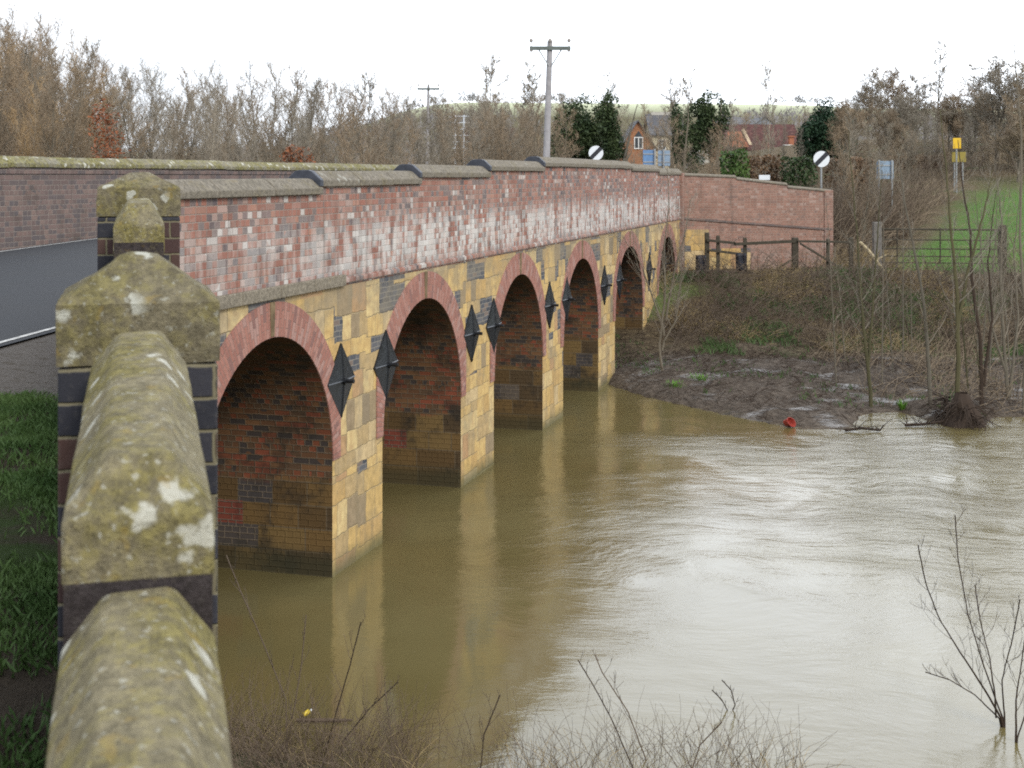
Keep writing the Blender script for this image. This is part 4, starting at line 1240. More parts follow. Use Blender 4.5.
    for i, (p, Y, lab) in enumerate(near):
        stem_tree('bare_shoot', path_px(p, Y, .3), .0075, lab + ' ', 40 + i, 6, .35, 'twig_dark' if i % 2 else 'bramble', 'bramble', tips=.0032, tw=2)


build_saplings()
for o in COL.objects:
    if 'label' in o: o['label'] = o['label'].strip()


# ------------------------------------------------------------------ ground cover (uncountable)
def build_cover():
    rnd = random.Random(31)
    # grass blades on the verge
    m = MB()
    k = 0
    while k < 36000:
        Y = 3.0 + 8.6 * rnd.random() ** .8; x = -.2763 * Y - .12 - 2.6 * rnd.random() ** 1.4
        if mnoise.noise(Vector((x * .9, Y * .9, 0))) + .45 * mnoise.noise(Vector((x * 3, Y * 3, 4))) < -.02 + (.75 if Y > 10.6 else 0) + .30 * sm(7.0, 4.2, Y) + rnd.gauss(0, .16): continue
        k += 1
        z = verge_z(x, Y); h = rnd.uniform(.02, .06); a = rnd.uniform(0, 6.28); w = .0035 + .002 * rnd.random(); lx, ly = rnd.gauss(0, .025), rnd.gauss(0, .025)
        dx, dy = math.cos(a) * w, math.sin(a) * w
        m.face([(x - dx, Y - dy, z - .01), (x + dx, Y + dy, z - .01), (x + lx * .5 + dx * .6, Y + ly * .5 + dy * .6, z + h * .65), (x + lx, Y + ly, z + h)])
    tag(m.build('grass', MAT['grass']), 'short green grass on the verge inside the wing wall', kind='stuff')
    # mud bank litter, tufts and twigs
    m = MB()
    for i in range(9000):
        x = rnd.uniform(1.5, 17); y = far_edge(x) + rnd.random() ** .8 * 10
        if y > 41: continue
        z = terrain_z(x, y); a = rnd.uniform(0, 6.28); L = rnd.uniform(.08, .55)
        if mnoise.noise(Vector((x * .6, y * .6, 8))) < rnd.uniform(-.5, .25): continue
        p = Vector((x, y, z + .01)); m.tube(wander(p, (math.cos(a), math.sin(a), rnd.uniform(-.05, .5)), L, 3, .25, -.08, rnd), [.006, .006, .005, .003], 3)
    tag(m.build('twig_litter', MAT['twig_dark']), 'dead twigs and drift lying on the mud bank', kind='stuff')
    m = MB()
    for i in range(1500):
        x = rnd.uniform(2, 17); y = far_edge(x) + .5 + rnd.random() * 12
        if mnoise.noise(Vector((x * .45, y * .45, 18))) < .12: continue
        z = terrain_z(x, y)
        for q in range(3):
            a = rnd.uniform(0, 6.28); h = rnd.uniform(.04, .14); p = Vector((x + rnd.gauss(0, .08), y + rnd.gauss(0, .08), z)); t = Vector((math.cos(a) * h * .6, math.sin(a) * h * .6, h))
            m.face([p + Vector((-.012, 0, 0)), p + Vector((.012, 0, 0)), p + t * .6 + Vector((.008, 0, .02)), p + t])
    tag(m.build('grass', MAT['grass']), 'sparse green grass and weeds on the far bank', kind='stuff')
    m = MB()
    for i in range(3800):
        x = rnd.uniform(5.2, 15.5); y = rnd.uniform(37.5, 45.3)
        if mnoise.noise(Vector((x * .30, y * .42, 41))) + .3 * mnoise.noise(Vector((x * 1.3, y * 1.3, 2))) < .10: continue
        z = terrain_z(x, y)
        for q in range(4):
            a = rnd.uniform(0, 6.28); h = rnd.uniform(.10, .28); p = Vector((x + rnd.gauss(0, .1), y + rnd.gauss(0, .1), z)); t = Vector((math.cos(a) * h * .7, math.sin(a) * h * .7, h))
            m.face([p + Vector((-.014, 0, 0)), p + Vector((.014, 0, 0)), p + t * .6 + Vector((.010, 0, .02)), p + t])
    tag(m.build('grass', MAT['bankgrass']), 'patches of fresh green grass on the bank below the gate', kind='stuff')
    # brambles on the bank below the fence
    def tangle(name, n, fx, fy, L, up, r, mat, label, seed, keep=-.2, sc=.5, sag=-.16):
        rn = random.Random(seed); m = MB()
        for i in range(n):
            x, y = fx(rn), fy(rn)
            if mnoise.noise(Vector((x * sc, y * sc, seed))) < keep: continue
            if seed in (5, 6, 11) and x > 12.4 + (y - 48.5) * .50 and y < 71: continue
            z = terrain_z(x, y); a = rn.uniform(0, 6.28); l = rn.uniform(*L)
            pts = wander((x, y, z - .03), (math.cos(a) * .8, math.sin(a) * .8, rn.uniform(*up)), l, 6, .14, sag, rn)
            pts = [Vector((p.x, p.y, max(p.z, terrain_z(p.x, p.y) + .01))) for p in pts]
            m.tube(pts, [r * (1 - .09 * k) for k in range(7)], 3)
        return tag(m.build(name, MAT[mat]), label, kind='stuff')
    tangle('bramble_undergrowth', 3800, lambda q: q.uniform(4.6, 18), lambda q: 38.8 + q.random() * 5.9, (.6, 2.0), (.7, 1.9), .0085, 'bramble', 'brown bramble tangle on the bank below the fence', 1)
    tangle('bramble_undergrowth', 2200, lambda q: q.uniform(8.5, 19), lambda q: 31.0 + q.random() * 9, (.5, 1.6), (.8, 2.2), .0075, 'twig_brown', 'brown bramble and shoots round the saplings on the right bank', 2, keep=-.05)
    tangle('dead_grass', 6500, lambda q: q.uniform(4.8, 14), lambda q: 38.3 + q.random() * 6.6, (.25, .8), (.6, 2.2), .007, 'straw', 'straw coloured dead grass on the bank below the fence', 3, keep=.10, sc=.4)
    tangle('dead_grass', 2600, lambda q: q.uniform(10.5, 13.6), lambda q: 46.0 + q.random() * 8, (.4, 1.0), (1, 2.6), .008, 'straw', 'pale dead grass behind the field gate', 4, keep=.0, sc=.4)
    tangle('bramble_undergrowth', 5200, lambda q: q.uniform(10.6, 26), lambda q: 48.6 + q.random() ** 1.3 * 20, (1.0, 2.8), (1.2, 3.2), .012, 'twig_brown', 'brown scrub between the far wing wall and the field', 5, keep=-.15, sc=.3)
    tangle('bramble_undergrowth', 5000, lambda q: q.uniform(-2, 38), lambda q: 60 + q.random() * 26, (1.0, 3.0), (1.4, 3.4), .013, 'bramble', 'brown scrub in front of the village gardens', 6, keep=.0, sc=.12)
    tangle('bramble_undergrowth', 2600, lambda q: q.uniform(11.5, 18.5), lambda q: 50.5 + q.random() * 8.0, (1.8, 3.4), (2.0, 4.5), .010, 'bramble', 'tall brown scrub in front of the blue sign', 11, keep=-.3, sc=.3, sag=-.10)
    # scrub at the foot of the near bank
    def fxn(q): return q.uniform(-3.0, 2.6)
    tangle('bank_scrub', 800, fxn, lambda q: 11.2 + q.random() ** .7 * 1.9, (.3, .9), (.9, 2.6), .0026, 'bramble', 'dead twiggy scrub at the foot of the near bank', 8, keep=-.25, sc=.9, sag=-.07)
    tangle('bank_scrub', 900, lambda q: q.uniform(-3.2, -.8), lambda q: 11.4 + q.random() ** .7 * 2.3, (.3, 1.0), (.5, 2.2), .0028, 'bramble', 'denser dead scrub under the wing wall by the water', 9, keep=-.4, sc=.9, sag=-.08)
    # reed-like drift line at the water's edge
    tangle('dead_grass', 420, lambda q: q.uniform(-3.2, 2.6), lambda q: 11.4 + q.random() ** .7 * 1.8, (.2, .6), (.6, 2.0), .003, 'straw', 'pale dead stalks at the foot of the near bank', 10, keep=-.1, sc=.9, sag=-.06)
    # far woods on the hillside: leafless crowns as many thin sprays
    m = MB(); rn = random.Random(77)
    for i in range(2600):
        y = rn.uniform(250, 490); x = rn.uniform(-.42 * y, .48 * y)
        if mnoise.noise(Vector((x * .012, y * .03, 5))) < -.12: continue
        z = terrain_z(x, y); h = rn.uniform(2.5, 5.5); w = h * rn.uniform(.35, .6)
        for q in range(16):
            d = Vector((rn.gauss(0, .45), rn.gauss(0, .45), 0)) * w; zz = h * rn.uniform(.25, .95) * (1 - .35 * d.length / w); l = h * rn.uniform(.12, .28); t = .05 * h
            p = Vector((x, y, z + zz)) + d; e = Vector((rn.gauss(0, .5), rn.gauss(0, .5), 1)) * l
            m.face([p - Vector((t, 0, 0)), p + Vector((t, 0, 0)), p + e])
            if q < 2: m.face([(x - .12, y, z), (x + .12, y, z), tuple(p)])
    tag(m.build('far_woods', MAT['far_twigs']), 'distant leafless woods on the lower hillside', kind='stuff')
    m = MB()
    for i in range(260):
        x = rn.uniform(-120, 260); y = 606 + rn.uniform(-5, 5)
        if mnoise.noise(Vector((x * .02, 2, 5))) < .05: continue
        z = terrain_z(x, y); h = rn.uniform(2, 5.5); w = h * .5
        for q in range(30):
            d = Vector((rn.gauss(0, .5), rn.gauss(0, .5), 0)) * w; zz = h * rn.uniform(.1, .95) * (1 - .35 * d.length / w); l = h * rn.uniform(.1, .3); t = .04 * h
            p = Vector((x, y, z + zz)) + d; e = Vector((rn.gauss(0, .6), rn.gauss(0, .5), 1)) * l
            m.face([p - Vector((t, 0, 0)), p + Vector((t, 0, 0)), p + e])
    tag(m.build('hedgerow_trees_undergrowth', MAT['far_twigs']), 'distant hedgerow along the skyline', kind='stuff')


build_cover()


# ------------------------------------------------------------------ fences, gate, poles, signs, litter
def build_furniture():
    rnd = random.Random(41)
    # post and rail fence in front of the far wing wall
    Y = 45.6
    p0 = W(707, 277, Y)
    root = thing('timber_fence', (p0.x, p0.y, 0), 'dark weathered post and rail fence on the bank in front of the pink brick wall', 'fence')
    def L(px, py, dy=0): q = W(px, py, Y + dy); return Vector((q.x - p0.x, q.y - p0.y, q.z))
    for px, yt, yb, r in ((707, 233, 282, .075), (718, 236, 282, .06), (745, 238, 283, .06), (795, 238, 286, .105), (828, 239, 284, .06), (851, 238, 284, .07)):
        m = MB(); a, b = L(px, yb), L(px, yt); r2 = r * .8
        m.hexa([(a.x - r, -r2, a.z - .4), (a.x + r, -r2, a.z - .4), (a.x + r, r2, a.z - .4), (a.x - r, r2, a.z - .4), (b.x - r, -r2, b.z), (b.x + r, -r2, b.z), (b.x + r, r2, b.z + .02), (b.x - r, r2, b.z + .02)])
        m.build('post', MAT['wood_dark'], root, bevel=.012)
    for (xa, ya), (xb, yb), w in (((706, 240), (735, 243), .09), ((733, 244), (795, 241), .10), ((708, 250), (742, 254), .08), ((708, 271), (745, 273), .08), ((745, 273), (795, 274), .07), ((770, 273), (793, 258), .07), ((797, 241), (852, 242), .07), ((799, 243), (845, 271), .08), ((800, 273), (850, 274), .06)):
        m = MB(); a, b = L(xa, ya), L(xb, yb); dy = -.12
        m.hexa([(a.x, dy - .03, a.z - w / 2), (b.x, dy - .03, b.z - w / 2), (b.x, dy + .03, b.z - w / 2), (a.x, dy + .03, a.z - w / 2), (a.x, dy - .03, a.z + w / 2), (b.x, dy - .03, b.z + w / 2), (b.x, dy + .03, b.z + w / 2), (a.x, dy + .03, a.z + w / 2)])
        m.build('rail', MAT['wood_dark'], root, bevel=.01)
    for px0, px1, y0, y1, lab in ((696, 706, 255, 277, 'dark blue-black sheet hanging left of the first fence post beside the stone abutment'), (736, 746, 253, 271, 'smaller dark sheet tied to the fence beside the third post')):
        a, b = W(px0, y1, Y - .25), W(px1, y0, Y - .25)
        r = MB(); N = 6
        for i in range(N):
            for j in range(N):
                def pt(i, j):
                    f, g = i / N, j / N; return (a.x + (b.x - a.x) * f, a.y + .05 * math.sin(f * 9 + g * 3), a.z + (b.z - a.z) * g)
                r.face([pt(i, j), pt(i + 1, j), pt(i + 1, j + 1), pt(i, j + 1)])
        o = r.build('dark_sheet', MAT['tarp'], smooth=True, fix=True); s = o.modifiers.new('s', 'SOLIDIFY'); s.thickness = .02
        tag(o, lab, 'sheet')
    # field gate
    Y = 46.5
    g0 = W(878, 270, Y)
    root = thing('field_gate', (g0.x, g0.y, 0), 'long barred field gate with a thick grey post before the bright green field', 'gate')
    def L2(px, py): q = W(px, py, Y); return Vector((q.x - g0.x, 0, q.z))
    m = MB(); a, b = L2(877, 272), L2(877, 222); m.box(a.x - .14, a.x + .14, -.13, .13, a.z - .3, b.z); m.build('gate_post', MAT['wood_grey'], root, bevel=.02)
    m = MB(); a, b = L2(1003, 275), L2(1003, 225); m.box(a.x - .10, a.x + .10, -.10, .10, a.z - .3, b.z); m.build('gate_post', MAT['wood_dark'], root, bevel=.02)
    for i, y in enumerate((229, 239.5, 248.5, 256, 262.5)):
        m = MB(); a, b = L2(881, y), L2(1000, y + 1); m.tube([(a.x, 0, a.z), ((a.x + b.x) / 2, .01, (a.z + b.z) / 2), (b.x, 0, b.z)], .034 if i == 0 else .022, 6, cap=True); m.build('bar', MAT['wood_dark'], root)
    for px in (883, 897, 940, 998):
        m = MB(); a, b = L2(px, 264), L2(px, 228); m.tube([(a.x, -.03, a.z), (b.x, -.03, b.z)], .025, 6, cap=True); m.build('upright', MAT['wood_dark'], root)
    # broken pale branch by the gate
    m = MB(); pts = path_px([(860, 242), (868, 250), (876, 260), (884, 272)], 45.4, .3); m.tube(pts, [.05, .055, .06, .05], 6, cap=True); m.tube([pts[2], W(880, 250, 45.2)], [.04, .02], 5); m.tube([pts[2], W(886, 255, 45.6)], [.035, .015], 5)
    tag(m.build('broken_branch', MAT['stick']), 'pale broken branch leaning beside the thick gate post', 'branch')
    # drift branches at the edge of the mud
    for i, (lst, Y, lab) in enumerate((([(845, 440), (862, 428), (880, 433), (884, 425)], 29.0, 'dead branch lying in the shallows left of the pool'), ([(905, 428), (925, 424), (945, 421)], 29.6, 'dead branch lying across the pool to the root clump'), ([(560, 0), (0, 0)], 0, ''))):
        if not lab: continue
        m = MB(); pts = [Vector((p.x, p.y, max(p.z, .04))) for p in path_px(lst, Y)]; m.tube(pts, [.035, .03, .025, .015][:len(pts)], 5)
        rn = random.Random(i)
        for k in range(14):
            p, d = lerp_pts(pts, rn.random()); m.tube(wander(p, (rn.gauss(0, 1), rn.gauss(0, 1), rn.uniform(.1, 1.0)), rn.uniform(.2, .6), 3, .2, 0, rn), [.01, .008, .006, .004], 3)
        tag(m.build('drift_branch', MAT['twig_dark']), lab, 'branch')
    # branch floating by the near bank
    m = MB(); pts = path_px([(296, 719), (325, 717), (352, 716)], 13.6); pts = [Vector((p.x, p.y, .02)) for p in pts]; m.tube(pts, [.02, .022, .012], 5)
    tag(m.build('drift_branch', MAT['bramble']), 'thin branch floating beside the yellow litter at the near bank', 'branch')
    # telegraph poles
    def pole(px_b, py_b, px_t, py_t, Y, half, y_arm, label, r0, ins, gz):
        t = W(px_t, py_t, Y); b = W(px_b, py_b, Y)
        k = (t.z - gz) / (t.z - b.z); bx = t.x + (b.x - t.x) * k
        root = thing('telegraph_pole', (bx, Y, gz), label, 'telegraph pole')
        H = t.z - gz; m = MB(); m.tube([(0, 0, -.3), ((t.x - bx) * .5, 0, H * .5), (t.x - bx, 0, H)], [r0 * 1.15, r0, r0 * .82], 12, cap=True); m.build('post', MAT['pole'], root, smooth=False)
        za = W(0, y_arm, Y).z - gz; xa = t.x - bx
        m = MB(); m.box(xa - half, xa + half, -.17, -.06, za - .07, za + .07); m.build('crossarm', MAT['arm'], root, bevel=.01)
        m = MB(); m.tube([(xa + half * .55, -.1, za - .05), (xa + .05, -.12, za - .65)], .025, 5); m.tube([(xa - half * .55, -.1, za - .05), (xa - .05, -.12, za - .65)], .025, 5)
        m.build('brace', MAT['steel'], root)
        for f in ins:
            m = MB(); x = xa + half * f; m.tube([(x, -.115, za + .07), (x, -.115, za + .22), (x, -.115, za + .24), (x, -.115, za + .30), (x, -.115, za + .36)], [.018, .018, .07, .075, .045], 8, cap=True); m.build('insulator', MAT['ceramic'], root)
            if abs(f) > .9:
                m = MB(); m.tube([(x * .995, -.115, za - .07), (x * .995, -.115, za - .13)], .06, 6, cap=True); m.build('arm_end', MAT['ceramic'], root)
    pole(546.5, 157, 550, 41, 50, .76, 48.5, 'tall grey telegraph pole with crossarm and three insulators behind the middle of the bridge', .125, (-.92, 0, .92), 3.3)
    pole(428, 112, 428.5, 86, 100, .82, 89, 'small distant telegraph pole with plain crossarm showing above the wood', .11, (-.9, .0, .9), 3.5)
    # lattice frame, pale, in the trees
    root = thing('lattice_mast', W(456, 150, 95) * 1, 'pale lattice frame standing among the trees left of the near telegraph pole', 'mast')
    root.location.z = 3.5
    zt = W(0, 115, 95).z - 3.5; zb = .0
    for x in (-.05, .55):
        m = MB(); m.tube([(x, 0, 0), (x, 0, zt)], .05, 5, cap=True); m.build('upright', MAT['white'], root)
    for k in range(6):
        z = zt - .1 - k * .45; m = MB(); m.tube([(-.25, -.06, z), (.95, -.06, z)], .03, 5, cap=True); m.build('bar', MAT['white'], root)
    # round end-of-limit signs
    for px, py, Y, r, yb, lab in ((596, 153, 57, .31, 175, 'round white sign with black diagonal bar showing above the bridge coping'), (821.5, 159, 52, .31, 192, 'round white sign with black diagonal bar on a post behind the sloping wing wall')):
        c = W(px, py, Y); g = terrain_z(c.x, c.y)
        root = thing('road_sign', (c.x, c.y, g), lab, 'road sign'); h = c.z - g
        m = MB(); m.tube([(0, .045, -.2), (0, .045, h + .2)], .038, 8, cap=True); m.build('post', MAT['steel'], root)
        m = MB(); N = 28
        for y0 in (-.012, .0):
            m.face([(r * math.cos(2 * PI * i / N), y0, h + r * math.sin(2 * PI * i / N)) for i in range(N)][::(1 if y0 < 0 else -1)])
        for i in range(N):
            a, b = 2 * PI * i / N, 2 * PI * (i + 1) / N; m.face([(r * math.cos(a), 0, h + r * math.sin(a)), (r * math.cos(b), 0, h + r * math.sin(b)), (r * math.cos(b), -.012, h + r * math.sin(b)), (r * math.cos(a), -.012, h + r * math.sin(a))])
        pl = m.build('sign_disc', MAT['white'], root, fix=True)
        m = MB(); w = .17; q = math.asin(w / 2 / r); e = math.radians(45)
        pts = []
        for s0 in (e, e + PI):
            for t in (-1, -.5, 0, .5, 1): pts.append((r * .995 * math.cos(s0 + q * t), -.016, h + r * .995 * math.sin(s0 + q * t)))
        m.face(pts); m.face([(x, -.0135, z) for x, y, z in pts][::-1]); m.build('diagonal_bar', MAT['black'], pl)
    # rectangular sign backs and boards
    def board(px0, px1, y0, y1, Y, mat, label, posts=(0.3, .7), name='road_sign', gz=None, side=-1):
        a, b = W(px0, y1, Y), W(px1, y0, Y); g = terrain_z((a.x + b.x) / 2, Y) if gz is None else gz; cx = (a.x + b.x) / 2
        root = thing(name, (cx, Y, g), label, 'road sign'); hw = (b.x - a.x) / 2
        m = MB(); m.box(-hw, hw, -.012, .012, a.z - g, b.z - g); m.build('sign_plate', MAT[mat], root, bevel=.006)
        m = MB()
        for z in (a.z - g + (b.z - a.z) * .25, a.z - g + (b.z - a.z) * .75): m.box(-hw * .96, hw * .96, *sorted((side * .034, side * .012)), z - .025, z + .025)
        m.build('stiffener', MAT['steel'], root)
        for f in posts:
            x = -hw + 2 * hw * f; m = MB(); m.tube([(x, side * .075, -.2), (x, side * .075, b.z - g + (.05 if side < 0 else -.03))], .04, 8, cap=True); m.build('post', MAT['steel'], root)
    board(643, 655.5, 150, 166, 56, 'bluesign', 'blue-grey sign back, left one of the pair above the bridge coping', (.93,), gz=3.6)
    board(658, 670, 150.5, 166, 56.5, 'signback', 'paler sign back, right one of the pair above the bridge coping', (.45,), gz=3.6)
    board(876.5, 893.5, 161, 179, 60, 'signback', 'blue-grey square sign back in the brown hedge', (.12, .88))
    board(953, 961, 138, 148.5, 69, 'yellow', 'small bright yellow sign in front of the bare trees', (.5,), side=1)
    board(952, 966, 152, 162, 69.5, 'olive', 'dull olive board just below the yellow sign', (.2, .8), side=1)
    board(759, 770, 175, 180, 58, 'white', 'small pale blue-white board at the foot of the brown hedge', (.2, .8), side=1)
    # litter
    c = W(786, 421, 29.6); root = thing('plastic_tub', (c.x, c.y, terrain_z(c.x, c.y) - .02), 'crumpled red plastic tub washed up on the mud edge', 'tub', rz=.4)
    root.rotation_euler = (1.25, .5, .7); root.location.z += .10; root.scale = (.7, .62, .6)
    m = MB(); N = 16
    for R, z in ((.105, 0), (.13, .10), (.15, .22), (.165, .225), (.165, .245), (.15, .245), (.125, .1), (.1, .015)):
        for i in range(N):
            a = 2 * PI * i / N; d = 1 + .08 * mnoise.noise(Vector((math.cos(a) * 2, math.sin(a) * 2, z * 5))); m.v.append((R * d * math.cos(a) * 1.25, R * d * math.sin(a), z + .03 * math.cos(a)))
    for k in range(7):
        for i in range(N): m.f.append((k * N + i, k * N + (i + 1) % N, (k + 1) * N + (i + 1) % N, (k + 1) * N + i))
    m.f.append(tuple(range(N))[::-1]); m.f.append(tuple(7 * N + i for i in range(N))); m.build('tub_body', MAT['red'], root)
    c = W(303, 711, 13.7); root = thing('plastic_bottle', (c.x, c.y, .03), 'small yellow bottle with white cap floating among the twigs at the near bank', 'bottle', rz=.5)
    root.rotation_euler = (0, 1.2, .5); root.scale = (.7, .7, .7)
    m = MB(); N = 12; prof = [(.001, 0), (.032, .002), (.034, .02), (.034, .09), (.028, .105), (.013, .115), (.013, .12)]
    for R, z in prof:
        for i in range(N): m.v.append((R * math.cos(2 * PI * i / N), R * math.sin(2 * PI * i / N), z))
    for k in range(len(prof) - 1):
        for i in range(N): m.f.append((k * N + i, k * N + (i + 1) % N, (k + 1) * N + (i + 1) % N, (k + 1) * N + i))
    m.build('bottle_body', MAT['bottle'], root, smooth=True); m = MB(); m.tube([(0, 0, .118), (0, 0, .145)], .017, 10, cap=True); m.build('bottle_cap', MAT['white'], root)
    # bright green tufts
    for i, (px, py, Y, lab) in enumerate(((902, 406, 31.5, 'single bright green weed sprouting by the pool'), (675, 392, 34.2, 'bright green tuft on the mud right of the pale sapling foot'), (702, 388, 34.6, 'second bright green tuft on the mud further from the bridge'))):
        c = W(px, py, Y); z = terrain_z(c.x, c.y); rn = random.Random(i); m = MB()
        for k in range(90):
            a = rn.uniform(0, 6.28); h = rn.uniform(.05, .17) * (1.6 if i == 0 else .9); R = (.05 if i == 0 else .38) * rn.random(); p = Vector((c.x + math.cos(a) * R, c.y + math.sin(a) * R, z)); t = Vector((math.cos(a) * h * .6, math.sin(a) * h * .6, h)); s = Vector((-math.sin(a), math.cos(a), 0)) * .009
            m.face([p - s, p + s, p + t * .6 + s * .8, p + t, p + t * .6 - s * .8])
        tag(m.build('weed_tuft', MAT['tuft']), lab, 'weed')


build_furniture()


# ------------------------------------------------------------------ village
def build_village():
    def house(name, x, y, g, label, rz=0): return thing(name, (x, y, g), label, 'house', rz=rz, kind='thing')
    def window(parent, x0, x1, y, z0, z1, pointed=False):
        m = MB(); t = .07
        for a, b, c, d in ((x0, x0 + t, z0, z1), (x1 - t, x1, z0, z1), (x0 + t, x1 - t, z0, z0 + t), (x0 + t, x1 - t, z1 - t, z1), ((x0 + x1) / 2 - t / 2, (x0 + x1) / 2 + t / 2, z0 + t, z1 - t)):
            m.box(a, b, y - .05, y + .02, c, d)
        f = m.build('window', MAT['frame'], parent)
        m = MB()
        if pointed: m.face([(x0 + .02, y - .02, z0), (x1 - .02, y - .02, z0), (x1 - .02, y - .02, z1), ((x0 + x1) / 2, y - .02, z1 + (x1 - x0) * .7), (x0 + .02, y - .02, z1)])
        else: m.face([(x0 + .02, y - .02, z0), (x1 - .02, y - .02, z0), (x1 - .02, y - .02, z1), (x0 + .02, y - .02, z1)])
        m.build('pane', MAT['glass'], f)
    def gable(root, x0, x1, y0, y1, ze, zr, wall, roof, ax='y', over=.25, name_wall='wall', th=.14):
        """Ridge along y (gable faces the camera) or along x."""
        m = MB(); cx, cy = (x0 + x1) / 2, (y0 + y1) / 2
        m.box(x0, x1, y0, y1, -1, ze)
        if ax == 'y':
            for y in (y0, y1): m.face([(x0, y, ze), (x1, y, ze), (cx, y, zr)])
        else:
            for x in (x0, x1): m.face([(x, y0, ze), (x, y1, ze), (x, cy, zr)])
        m.build(name_wall, wall, root)
        r = MB()
        if ax == 'y':
            sl = (zr - ze) / (cx - x0)
            for sgn in (-1, 1):
                e = cx + sgn * (cx - x0 + over); ze2 = ze - over * sl
                r.hexa([(cx, y0 - over, zr + .02), (e, y0 - over, ze2 + .02), (e, y1 + over, ze2 + .02), (cx, y1 + over, zr + .02), (cx, y0 - over, zr + th), (e, y0 - over, ze2 + th), (e, y1 + over, ze2 + th), (cx, y1 + over, zr + th)])
        else:
            sl = (zr - ze) / (cy - y0)
            for sgn in (-1, 1):
                e = cy + sgn * (cy - y0 + over); ze2 = ze - over * sl
                r.hexa([(x0 - over, cy, zr + .02), (x0 - over, e, ze2 + .02), (x1 + over, e, ze2 + .02), (x1 + over, cy, zr + .02), (x0 - over, cy, zr + th), (x0 - over, e, ze2 + th), (x1 + over, e, ze2 + th), (x1 + over, cy, zr + th)])
        return r.build('roof', roof, root)
    # orange gable house with a cream wing
    Y = 110.0; k = Y / F
    c = W(639, 170, Y); g = 4.0
    h = house('brick_house', c.x, c.y, g, 'orange brick gabled house with pointed window and cream wing above the sign backs')
    Z = lambda py: EYE + (HZ - py) * k - g
    gable(h, -17 * k, 15 * k, 0, 6, Z(146), Z(121.5), MAT['house_brick'], MAT['slate'], 'y')
    window(h, -5 * k, 4 * k, -.03, Z(149), Z(137), True)
    r = gable(h, 15 * k, 46 * k, 1.5, 7.5, Z(134), Z(113), MAT['cream'], MAT['slate'], 'x', name_wall='wing')
    m = MB(); m.box(18 * k, 44 * k, 4.3, 4.7, Z(113), Z(109.5)); m.build('chimney', MAT['concrete'], r)
    window(h, 21 * k, 29 * k, 1.45, Z(150), Z(139)); window(h, 34 * k, 42 * k, 1.45, Z(150), Z(139))
    # dark red roofed house with an orange dormer gable
    Y = 135.0; k = Y / F; c = W(765, 170, Y); g = 4.5
    Z = lambda py: EYE + (HZ - py) * k - g
    h = house('red_roofed_house', c.x, c.y, g, 'long dark red tiled house with small orange dormer behind the hedges')
    roof = gable(h, -42 * k, 36 * k, 0, 9, Z(150), Z(124), MAT['house_brick'], MAT['red_tiles'], 'x')
    m = MB()
    m.hexa([(-40 * k, -.6, Z(147)), (-17 * k, -.6, Z(147)), (-17 * k, 1, Z(147)), (-40 * k, 1, Z(147)), (-34 * k, 1.6, Z(131)), (-22 * k, 1.6, Z(131)), (-22 * k, 2.2, Z(131)), (-34 * k, 2.2, Z(131))])
    d = m.build('dormer', MAT['orange_tile'], h)
    m = MB(); m.hexa([(-24 * k, -.75, Z(129.5)), (-21.5 * k, -.75, Z(129.5)), (-21.5 * k, -.6, Z(129.5)), (-24 * k, -.6, Z(129.5)), (-24 * k, -.75, Z(129)), (-21.5 * k, -.75, Z(129)), (-21.5 * k, -.6, Z(129)), (-24 * k, -.6, Z(129))])
    m.hexa([(-17 * k, -.8, Z(145)), (-14 * k, -.8, Z(145)), (-14 * k, -.62, Z(145)), (-17 * k, -.62, Z(145)), (-25 * k, -.8, Z(130)), (-21.5 * k, -.8, Z(130)), (-21.5 * k, -.62, Z(130)), (-25 * k, -.62, Z(130))])
    m.build('barge_board', MAT['barge'], d)
    m = MB(); m.box(22 * k, 26.5 * k, -1.2, -.6, Z(156), Z(136)); m.box(21 * k, 27.5 * k, -1.3, -.5, Z(137.5), Z(136.3)); m.build('chimney', MAT['orange_tile'], h)
    window(h, 15 * k, 26 * k, -1.5, Z(149), Z(145))
    # small cottage glimpsed left of the pole
    Y = 120.0; k = Y / F; c = W(488, 170, Y); g = 4.2; Z = lambda py: EYE + (HZ - py) * k - g
    h = house('brick_cottage', c.x, c.y, g, 'low orange brick cottage glimpsed through bare trees left of the near telegraph pole')
    gable(h, -20 * k, 24 * k, 0, 6, Z(139), Z(128), MAT['house_brick'], MAT['red_tiles'], 'x')
    window(h, -8 * k, 0, -.03, Z(150), Z(142)); window(h, 8 * k, 16 * k, -.03, Z(150), Z(142))
    # grey barn
    Y = 210.0; k = Y / F; c = W(765, 170, Y); g = terrain_z(c.x, Y); Z = lambda py: EYE + (HZ - py) * k - g
    h = house('grey_barn', c.x, c.y, g, 'blue-grey sheeted barn with shallow gable on the slope above the red roof')
    gable(h, -9 * k, 9 * k, 0, 14, Z(124), Z(117), MAT['grey_metal'], MAT['slate'], 'y'); 
    m = MB(); m.box(-3 * k, 3 * k, -.06, .0, 0, Z(128)); m.build('door', MAT['slate'], h)
    Y = 190.0; k = Y / F; c = W(735, 170, Y); g = terrain_z(c.x, Y); Z = lambda py: EYE + (HZ - py) * k - g
    h = house('slate_roofed_house', c.x, c.y, g, 'long grey slate roof between the ivy tree and the grey barn')
    gable(h, -30 * k, 12 * k, 0, 9, Z(126), Z(117), MAT['concrete'], MAT['slate'], 'x')
    window(h, -20 * k, -15 * k, -.03, Z(134), Z(129)); window(h, -5 * k, 0 * k, -.03, Z(134), Z(129))
    # pale bungalow behind the yellow sign
    Y = 115.0; k = Y / F; c = W(985, 170, Y); g = terrain_z(c.x, Y); Z = lambda py: EYE + (HZ - py) * k - g
    h = house('grey_bungalow', c.x, c.y, g, 'pale grey bungalow roof glimpsed right of the yellow sign')
